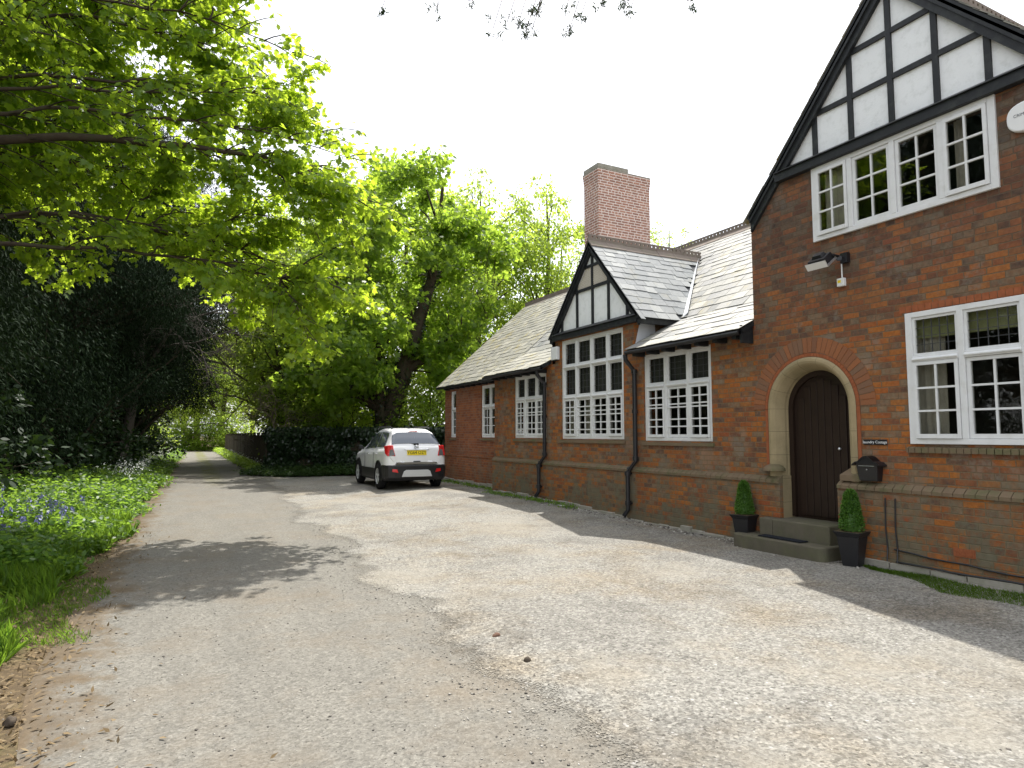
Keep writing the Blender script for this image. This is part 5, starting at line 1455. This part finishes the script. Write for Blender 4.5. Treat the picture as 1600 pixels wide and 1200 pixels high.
for (x, y, z, rz, sc, lb) in (
        (-7.4, 9.6, .3, 2.2, 1.2, 'dark yew standing at the left border behind the sycamore branches'),
        (-6.3, 20.4, .4, 1.3, 1.22, 'second dark yew along the verge, behind the bright sycamore leaves'),
        (-3.5, 26.0, 2.2, 2.9, 1.2, 'third dark yew along the lane, its skirt over the first white flowers'),
        (-2.6, 32.0, 2.6, 4.4, (1.22, 1.22, 1.0), 'fourth dark yew, leaning over the shaded lane'),
        (-2.6, 38.5, 2.4, .6, (1.15, 1.15, .95), 'fifth dark yew along the lane, before the bright gap'),
        (-4.4, 47.0, 1.6, 3.6, (1.2, 1.2, .95), 'farthest dark yew on the left of the lane'),
        (-11.5, 19.5, .3, 5.0, 1.25, 'dark yew of the back row, leftmost in the photo'),
        (-10.5, 27.5, .3, 5.6, 1.25, 'dark yew of the back row behind the second yew'),
        (-9.0, 37.0, .3, 4.9, 1.25, 'dark yew of the back row behind the third yew')):
    copy_thing(yew, (x, y, z), lb, rz, sc)
# evergreen laurel bushes filling the foot of the yews
rng = np.random.default_rng(41)
cs = scatter_centres(rng, lambda p: (p[0] / 1.7) ** 2 + (p[1] / 1.7) ** 2 + ((p[2] - 1.1) / 1.5) ** 2 < 1, (-1.7, -1.7, .2), (1.7, 1.7, 2.7), 34, .5)
LG = 'glossy laurels under the yews'
laurel = build_tree('laurel_bush', 'glossy dark laurel behind the bluebells at the left edge', LG, [(np.array([(0, 0, 0), (.1, 0, .6), (0, .1, 1.2)]), np.array((.08, .06, .03)))], cs, .60, 130, .15, T_OVAL, M['l_dark'], M['bark'], 42, (-4.6, 14.4, .3), droop=.2, r_limb=.02)
laurel['category'] = 'bush'
for (x, y, z, s, lb) in ((-4.0, 17.6, .2, 1.15, 'glossy dark laurel beside the verge, second from the bluebells'), (-3.7, 21.8, .2, 1.2, 'glossy dark laurel beside the verge, third from the bluebells'), (-3.0, 26.5, .2, 1.1, 'laurel bush in the shade above the first white flowers'),
                         (-2.6, 31.5, .2, 1.1, 'laurel bush in the shade midway along the white flowers'), (-2.2, 37, .2, 1.1, 'laurel bush at the far end of the white flowers'), (-1.6, 44, .2, 1.25, 'laurel bush left of the bright gap at the bend')):
    copy_thing(laurel, (x, y, z), lb, x * 7 + y, s)

# central sycamore with two stems
rng = np.random.default_rng(51)
SX, SY = 8.1, 27.2
stemA = (np.array([(0, 0, 0), (-.05, 0, 1.2), (.05, -.05, 2.2), (.55, -.4, 4.0), (1.0, -.8, 6.0), (1.5, -1.2, 8.0), (1.75, -1.5, 10), (1.8, -1.7, 12.2)]), np.array((.62, .50, .44, .36, .30, .22, .14, .05)))
stemB = (np.array([(-.05, 0, 1.6), (-.3, -.1, 3.0), (-.4, -.2, 5), (-.75, -.3, 7.2), (-1.0, -.4, 9), (-1.1, -.5, 11.3)]), np.array((.36, .30, .26, .20, .13, .05)))
brC = (np.array([(-.2, -.1, 2.6), (-1.0, .1, 3.0), (-1.7, .3, 3.9), (-2.3, .4, 5.0), (-3.0, .5, 5.9)]), np.array((.24, .20, .16, .11, .05)))
brD = (np.array([(.6, -.5, 4.2), (1.4, -.9, 4.7), (2.2, -1.3, 5.6), (2.9, -1.8, 5.8), (3.6, -2.3, 6.2)]), np.array((.2, .15, .12, .09, .04)))
def syc_in(p):
    a = ((p[0] - .9) / 3.9) ** 2 + ((p[1] + .9) / 3.6) ** 2 + ((p[2] - 9.0) / 4.3) ** 2 < 1
    c = ((p[0] + .6) / 4.1) ** 2 + ((p[1] + .1) / 3.2) ** 2 + ((p[2] - 5.4) / 2.9) ** 2 < 1
    q = (p[0] - .8) ** 2 + (p[1] + .7) ** 2 + ((p[2] - 7.5) * .7) ** 2 > 2.6
    xa = np.interp(p[2], stemA[0][:, 2], stemA[0][:, 0]); ya = np.interp(p[2], stemA[0][:, 2], stemA[0][:, 1])
    front = p[2] < 8.2 and abs((p[0] - xa) - .3 * (p[1] - ya)) < .8 and p[1] < ya + .3
    return (a or c) and q and not front
cs = scatter_centres(rng, syc_in, (-5, -5, 2.6), (5, 4, 13.4), 100, .85)
syc = build_tree('sycamore_tree', 'large twin stemmed sycamore with ivy dark trunks rising behind the white car', 'broadleaf trees behind the yard', [stemA, stemB, brC, brD], cs, .85, 330, .175, T_SYC, M['l_mid'], M['bark'], 52, (SX, SY, .1), flat=.6, r_limb=.07, trunk_sides=12)
rng = np.random.default_rng(53)   # ivy on the stems
P = []; N_ = []
for pts_, rad_ in (stemA, stemB):
    for k in range(1700):
        z = rng.uniform(.4, 8.5); x = np.interp(z, pts_[:, 2], pts_[:, 0]); y = np.interp(z, pts_[:, 2], pts_[:, 1]); r_ = np.interp(z, pts_[:, 2], rad_) + rng.uniform(0, .12); a = rng.uniform(0, 6.3)
        if z < pts_[0, 2] or rng.uniform() < .45: continue
        P.append((x + r_ * math.cos(a), y + r_ * math.sin(a), z)); N_.append((math.cos(a), math.sin(a), -.5))
leaf_obj('ivy', [leaf_arrays(rng, np.array(P), T_IVY, .12, np.array(N_), .4)], M['l_ivy'], syc)

# lighter trees: one prototype, copied around the wood
rng = np.random.default_rng(61)
cs = scatter_centres(rng, lambda p: (p[0] / 3.0) ** 2 + (p[1] / 3.0) ** 2 + ((p[2] - 8.2) / 5.6) ** 2 < 1, (-3, -3, 3), (3, 3, 13.8), 80, .95)
tk = [(np.array([(0, 0, 0), (.1, .05, 3), (-.1, .1, 6.5), (.1, -.05, 10), (0, 0, 13)]), np.array((.22, .18, .14, .08, .03))), (np.array([(0, .05, 2.5), (.7, .3, 5), (1.1, .5, 8), (1.3, .6, 11)]), np.array((.13, .11, .07, .03)))]
WG = 'young green trees of the wood behind'
young = build_tree('woodland_tree', 'slender pale green tree just left of the chimney', WG, tk, cs, .85, 215, .17, T_OVAL, M['l_light'], M['bark'], 62, (19.4, 33.0, 0), flat=.75, r_limb=.045)
young.scale = (1.15, 1.15, 1.22)
for (x, y, s, rz, lb) in (
        (15.3, 33.5, (1.15, 1.15, 1.2), 1.2, 'pale green tree between the big sycamore and the chimney tree'),
        (12.0, 36.5, (1.25, 1.25, 1.3), 2.4, 'green tree directly behind the big sycamore'),
        (7.4, 38.5, (1.3, 1.3, 1.25), 3.3, 'green tree behind the left half of the big sycamore'),
        (23.5, 36.0, (1.05, 1.05, .98), 4.1, 'pale green tree half hidden by the chimney'),
        (8.6, 54.0, (1.1, 1.1, .8), 5.2, 'bright tree right of the lane at the bend'),
        (-1.6, 72.0, (1.4, 1.4, .9), .4, 'bright tree left of the bend at the end of the lane'),
        (7.5, 47.0, (1.2, 1.2, .8), 1.9, 'green tree behind the far end of the fence'),
        (5.4, 33.0, (1.05, 1.05, .9), 2.9, 'light green tree behind the near end of the fence, nearest the lane'),
        (5.5, 37.4, (1.0, 1.0, .86), 5.7, 'light green tree behind the middle of the fence'),
        (5.6, 43.0, (1.25, 1.25, 1.15), .9, 'light green tree behind the fence with twigs before it'),
        (17.0, 41.5, (1.3, 1.3, 1.3), 2.2, 'green tree in the second row behind the roof'),
        (27.0, 46.0, (1.2, 1.2, 1.0), .8, 'green tree of the second row right of the chimney'),
        (5.2, 79.0, (1.6, 1.6, 1.0), 3.0, 'most distant green tree beyond the bend'),
        (-6.5, 92.0, (1.8, 1.8, 1.1), 1.4, 'most distant tree left of the end of the lane'),
        (9.5, 90.0, (1.8, 1.8, 1.1), 2.4, 'most distant tree right of the end of the lane'),
        (3.3, 98.0, (2.0, 2.0, 1.2), 3.6, 'very far green tree filling the gap above the lane'),
        (1.4, 84.0, (1.6, 1.6, 1.0), 4.4, 'most distant tree straight beyond the end of the lane')):
    copy_thing(young, (x, y, 0), lb, rz, s)
# sparse birch behind the ridge right of the chimney
rng = np.random.default_rng(71)
cs = scatter_centres(rng, lambda p: (p[0] / 2.6) ** 2 + (p[1] / 2.6) ** 2 + ((p[2] - 9.5) / 5) ** 2 < 1, (-2.6, -2.6, 4), (2.6, 2.6, 14.6), 40, 1.0)
build_tree('birch_tree', 'thin airy birch showing above the ridge right of the chimney', WG, [(np.array([(0, 0, 0), (.1, 0, 4), (0, .1, 9), (.1, 0, 14)]), np.array((.16, .13, .08, .02)))], cs, .9, 150, .15, T_OVAL, M['l_light'], M['bark_grey'], 72, (26.5, 30.5, 0), r_limb=.03)

# understory shrubs behind wall and fence
rng = np.random.default_rng(81)
cs = scatter_centres(rng, lambda p: (p[0] / 1.8) ** 2 + (p[1] / 1.8) ** 2 + ((p[2] - 2.2) / 2.2) ** 2 < 1, (-1.8, -1.8, .4), (1.8, 1.8, 4.4), 46, .6)
HG = 'woodland shrubs behind the garden wall'
shrub = build_tree('elder_bush', 'leafy green bush behind the left end of the ivy wall', HG, [(np.array([(0, 0, 0), (.1, 0, 1), (0, .1, 2.6)]), np.array((.09, .06, .025))), (np.array([(0, 0, .1), (-.4, .3, 1.5), (-.7, .4, 2.8)]), np.array((.06, .04, .02)))], cs, .7, 165, .14, T_OVAL, M['l_light'], M['bark'], 82, (6.2, 31.4, .3), r_limb=.03, droop=.35)
shrub['category'] = 'bush'
for (x, y, s, rz, lb) in ((7.4, 29.8, (1.0, 1, .95), 1, 'leafy bush behind the ivy wall left of the sycamore trunk'), (9.9, 26.4, (1, 1, .9), 2, 'leafy bush right of the sycamore trunk'), (11.9, 24.2, (1.1, 1.1, 1), 3, 'leafy bush beside the far corner of the house'),
                          (5.6, 32.6, (1.1, 1.1, 1.05), 4.6, 'leafy bush leaning over the nearest fence boards'), (6.6, 36.0, (1.2, 1.2, 1.15), 4, 'tall leafy bush behind the near end of the fence'), (7.1, 40.5, (1.2, 1.2, 1.2), 5, 'tall leafy bush behind the middle of the fence'), (7.6, 46.0, (1.3, 1.3, 1.2), 6, 'leafy bush behind the far part of the fence'),
                          (9.0, 34.0, (1.4, 1.4, 1.3), 7, 'large bush in the wood behind the sycamore'), (12.8, 30.5, (1.4, 1.4, 1.4), 8, 'large bush in the wood behind the house corner'), (15.6, 27.6, (1.4, 1.4, 1.5), 9, 'large bush showing over the roof of the far end'),
                          (18.5, 27.0, (1.4, 1.4, 1.6), 10, 'large bush behind the roof next to the small gable'), (3.2, 75.5, (1.5, 1.5, .8), 11, 'low bright bush closing the end of the lane'), (5.8, 74.0, (1.4, 1.4, .9), 14, 'bright bush at the right end of the lane'), (.6, 76.0, (1.5, 1.5, .8), 13, 'bright bush at the left end of the lane'), (-2.4, 56.5, (1.2, 1.2, .8), 12, 'low bright bush left of the bend')):
    copy_thing(shrub, (x, y, hgt(x, y) if y > 29 else 0), lb, rz, s)

# bare twiggy trees between yews and sycamore
def bare(name, label, seed, loc, H, levels, mat, r0, lean=(0, 0), droop=0.0, spread=.75, rmin=.004, nch=(3, 5)):
    rng = np.random.default_rng(seed); out = []
    def grow(p, d, L, r, lv):
        n = 5; pts = [p]; q = p.copy(); dd = d.copy()
        for i in range(n):
            dd = dd + rng.normal(0, .13, 3) + np.array((0, 0, (.04 if lv < 2 else -droop))); dd /= np.linalg.norm(dd); q = q + dd * L / n; pts.append(q.copy())
        out.append((np.array(pts), np.linspace(r, max(rmin, r * .45), n + 1)))
        if lv >= levels: return
        m = rng.integers(*nch) + (2 if lv == 0 else 0)
        for k in range(m):
            f = rng.uniform(.35, 1) if lv else rng.uniform(.3, 1); i = min(n - 1, int(f * n)); b0 = pts[i] + (pts[i + 1] - pts[i]) * (f * n - i)
            sd2 = rng.normal(0, 1, 3); sd2 -= dd * (sd2 @ dd); sd2 /= np.linalg.norm(sd2)
            grow(b0, dd * (1 - spread * .45) + sd2 * spread, L * rng.uniform(.5, .72), max(rmin, r * .5), lv + 1)
    grow(np.zeros(3), np.array((lean[0], lean[1], 1.0)), H, r0, 0)
    root = thing(name, label, 'tree', loc, 'leafless trees')
    tubes_obj('trunk', out[:1], mat, root, 8); tubes_obj('branch', out[1:], mat, root, 4)
    return root
bare('bare_tree', 'bare grey twiggy tree against the sky at the top left', 91, (-1.8, 29.5, 0), 7.6, 5, M['bark_grey'], .22, (.16, -.06), nch=(4, 6))
bare('bare_tree', 'bare pinkish twiggy tree behind the sycamore branches', 92, (6.6, 39.0, 0), 8.0, 5, M['bark_pale'], .15, (0, 0), nch=(4, 6))
bare('bare_tree', 'bare brown tree crown above the left of the big sycamore', 94, (6.2, 42.0, 0), 9.2, 5, M['bark_pale'], .2, (0, 0), nch=(4, 6))
bare('dead_shrub', 'tangle of pale drooping dead twigs beside the lane under the yew', 93, (4.6, 31.0, 0), 2.6, 4, M['bark_pale'], .06, (-.5, -.3), .12, 1.0, .005, (4, 6))

# ------------------------------------------------------------------ overhanging sycamore in the left foreground
rng = np.random.default_rng(101)
ov = thing('sycamore_tree', 'bright sycamore reaching over the lane from the left with sunlit leaves', 'tree', (0, 0, 0))
tr0 = np.array((-5.4, 11.6, .35))
trunk = [(np.array([tr0, tr0 + (.1, 0, 2.5), tr0 + (.25, .05, 5), tr0 + (.2, 0, 8), tr0 + (.4, 0, 11.5)]), np.array((.42, .36, .30, .2, .08)))]
tips = [  # main limb targets (x, y, z)
    (3.0, 10.3, 5.15), (2.7, 10.9, 3.8), (2.0, 10.6, 6.5), (1.5, 10.4, 7.6), (.7, 11.4, 8.6), (-.2, 10.8, 9.2), (2.2, 11.5, 4.3), (1.6, 11.8, 4.2), (.9, 10.0, 6.6),
    (-.4, 11.8, 9.8), (-1.4, 10.6, 8.6), (-.2, 12.3, 5.8), (-1.5, 13.0, 6.9), (-2.0, 12.2, 10.2), (.9, 11.0, 7.6), (2.3, 10.0, 5.9), (-1.9, 10.3, 6.9)]
limbs = []; leafP = []; leafD = []
for i, tp in enumerate(tips):
    tp = np.array(tp); za = np.clip(tp[2] * .72 + .6, 2.2, 10.5); a = np.array((np.interp(za, trunk[0][0][:, 2], trunk[0][0][:, 0]), tr0[1], za))
    L = np.linalg.norm(tp - a)
    cv = bez(a, a + (tp - a) * .3 + (0, 0, .16 * L), a + (tp - a) * .7 + np.array((0, 0, .12 * L)) + rng.normal(0, .15, 3), tp, 18)
    cv[1:-1] += np.cumsum(rng.normal(0, .045, (16, 3)), axis=0) * np.sin(np.linspace(.2, 2.9, 16))[:, None]
    limbs.append((cv, np.linspace(.10, .007, 18) if i == 0 else np.linspace(.022 + .0035 * L, .005, 18)))
    dmain = (tp - a) / L
    for k in range(5, 18):
        if k < 8 and rng.uniform() < .35: continue
        for sgn in (1, -1):
            if rng.uniform() < .25: continue
            side = np.cross(dmain, (0, 0, 1)); side /= np.linalg.norm(side)
            l = rng.uniform(.55, 1.35) * (1.15 - .5 * k / 18)
            dv = dmain * rng.uniform(.5, .9) + side * sgn * rng.uniform(.3, .9) + np.array((0, 0, rng.uniform(-.4, .12)))
            dv /= np.linalg.norm(dv); e = cv[k] + dv * l - np.array((0, 0, .12 * l * l))
            sub = bez(cv[k], cv[k] + dv * l * .4 + (0, 0, .06), cv[k] + dv * l * .75, e, 6); limbs.append((sub, np.linspace(.011, .004, 6)))
            for q in range(int(rng.integers(3, 6) * l)):
                f = rng.uniform(.35, 1.05); bp = cv[k] + (e - cv[k]) * f
                nb = rng.integers(4, 9); o_ = rng.normal(0, .085, (nb, 3)); o_[:, 2] *= .5
                leafP.append(bp + o_ + np.array((0, 0, -.02))); leafD.append(o_ * 5 + dv * .35 + np.array((0, 0, -.55)))
    for q in range(5):
        nb = 8; o_ = rng.normal(0, .10, (nb, 3)); leafP.append(tp + o_); leafD.append(o_ * 5 + dmain * .5 + np.array((0, 0, -.5)))
# secondary limbs filling the mass of foliage: tips spread through the crown's lower right flank
mainpts = np.concatenate([l[0][3:15] for l in limbs if len(l[0]) == 18])
def cam_pt(u, v, dist): return np.array(Vector((0, 0, CAM_H)) + (fwd + rgt * ((u - 800) / FPX) + upv * ((600 - v) / FPX)) * dist)
poly = [(-60, -60), (385, -60), (350, 60), (470, 120), (495, 200), (560, 275), (590, 330), (545, 400), (570, 470), (550, 520), (450, 545), (365, 470), (290, 400), (150, 340), (-60, 290)]
def inpoly(x, y):
    c = False; j = len(poly) - 1
    for i in range(len(poly)):
        if (poly[i][1] > y) != (poly[j][1] > y) and x < (poly[j][0] - poly[i][0]) * (y - poly[i][1]) / (poly[j][1] - poly[i][1]) + poly[i][0]: c = not c
        j = i
    return c
tips2 = []; tries = 0
while len(tips2) < 132 and tries < 9000:
    tries += 1; u, v = rng.uniform(-60, 630), rng.uniform(-60, 560)
    if not inpoly(u, v): continue
    p = cam_pt(u, v, rng.uniform(9.8, 12.0))
    if any(np.sum((p - q) ** 2) < .45 for q in tips2): continue
    tips2.append(p)
for u, v in ((70, 375), (110, 420)): tips2.append(cam_pt(u, v, rng.uniform(10.5, 12.5)))
for tp in tips2:
    d_ = np.linalg.norm(mainpts - tp, axis=1) + np.where(mainpts[:, 0] > tp[0] - .3, 1.5, 0) + np.where(mainpts[:, 2] < tp[2] - 1.2, 1.0, 0)
    a = mainpts[int(np.argmin(d_))]; L = np.linalg.norm(tp - a); m = 9
    cv = bez(a, a + (tp - a) * .3 + (0, 0, .1 * L), a + (tp - a) * .7 + (0, 0, .12 * L), tp, m); cv[1:-1] += rng.normal(0, .025, (m - 2, 3))
    limbs.append((cv, np.linspace(.012 + .004 * L, .005, m))); dmain = (tp - a) / (L + 1e-6)
    for k in range(2, m):
        for sgn in (1, -1):
            if rng.uniform() < .2: continue
            side = np.cross(dmain, (0, 0, 1)); side /= np.linalg.norm(side) + 1e-6
            l = rng.uniform(.3, .75); dv = dmain * rng.uniform(.4, .9) + side * sgn * rng.uniform(.4, 1) + np.array((0, 0, rng.uniform(-.45, .1))); dv /= np.linalg.norm(dv)
            e = cv[k] + dv * l - np.array((0, 0, .15 * l * l)); limbs.append((bez(cv[k], cv[k] + dv * l * .4, cv[k] + dv * l * .75, e, 4), np.linspace(.007, .003, 4)))
            for q in range(int(rng.integers(3, 6))):
                bp = cv[k] + (e - cv[k]) * rng.uniform(.4, 1.05); nb = rng.integers(4, 9); o_ = rng.normal(0, .075, (nb, 3)); o_[:, 2] *= .5
                leafP.append(bp + o_); leafD.append(o_ * 5 + dv * .35 + np.array((0, 0, -.55)))
tubes_obj('trunk', trunk, M['bark'], ov, 14); tubes_obj('branch', limbs, M['bark'], ov, 6)
leaf_obj('crown', [leaf_arrays(rng, np.concatenate(leafP), T_SYC, .092, np.concatenate(leafD), .45, (0, 0, 1), .45, .35)], M['l_syc'], ov)
# a few leafy sprays hanging low in front of the yews
# ------------------------------------------------------------------ conifer twigs hanging in from above
pine = thing('pine_tree', 'conifer whose dark needle tufts hang into the top of the sky', 'tree', (0, 0, 0))
rng = np.random.default_rng(111)
pt = [(np.array([(1.2, -5.0, 0), (1.25, -4.9, 4), (1.2, -4.8, 8), (1.25, -4.9, 12)]), np.array((.3, .26, .2, .12)))]
pl_ = []; PP = []; PD = []
hub = np.array((1.2, -4.8, 6.2))
for u, v, dist in ((597, 14, 9.4), (682, 14, 9.0), (738, 2, 9.2), (770, 46, 8.6), (792, 36, 8.6), (812, 30, 8.7), (822, 48, 8.5), (838, 22, 8.7), (842, 6, 8.8), (884, 14, 8.8), (888, 52, 8.5), (908, 24, 8.7), (940, 8, 8.9), (986, 12, 9.0), (1078, 4, 9.1), (832, 44, 8.55), (975, 4, 9.0)):
    p = np.array(Vector((0, 0, CAM_H)) + (fwd + rgt * ((u - 800) / FPX) + upv * ((600 - v) / FPX)).normalized() * dist * .5)
    st = np.array((1.6 + (p[0] - 1.6) * .7, p[1] * .6 - .6, 5.6 + rng.uniform(-.15, .3)))
    pl_.append((bez(hub + rng.normal(0, .15, 3), hub * .5 + st * .5 + (0, 0, .4), st + (0, 0, .15), p, 14), np.linspace(.012, .0022, 14)))
    for k in range(3):
        q = p + rng.normal(0, .02, 3); n_ = 26; PP.append(q + rng.normal(0, .009, (n_, 3))); PD.append(rng.normal(0, 1, (n_, 3)) + np.array((0, 0, -.3)))
tubes_obj('trunk', pt, M['bark'], pine, 10); tubes_obj('branch', pl_, M['bark_grey'], pine, 5)
leaf_obj('needles', [leaf_arrays(rng, np.concatenate(PP), T_NEED, .032, np.concatenate(PD), .2)], M['l_dark'], pine)
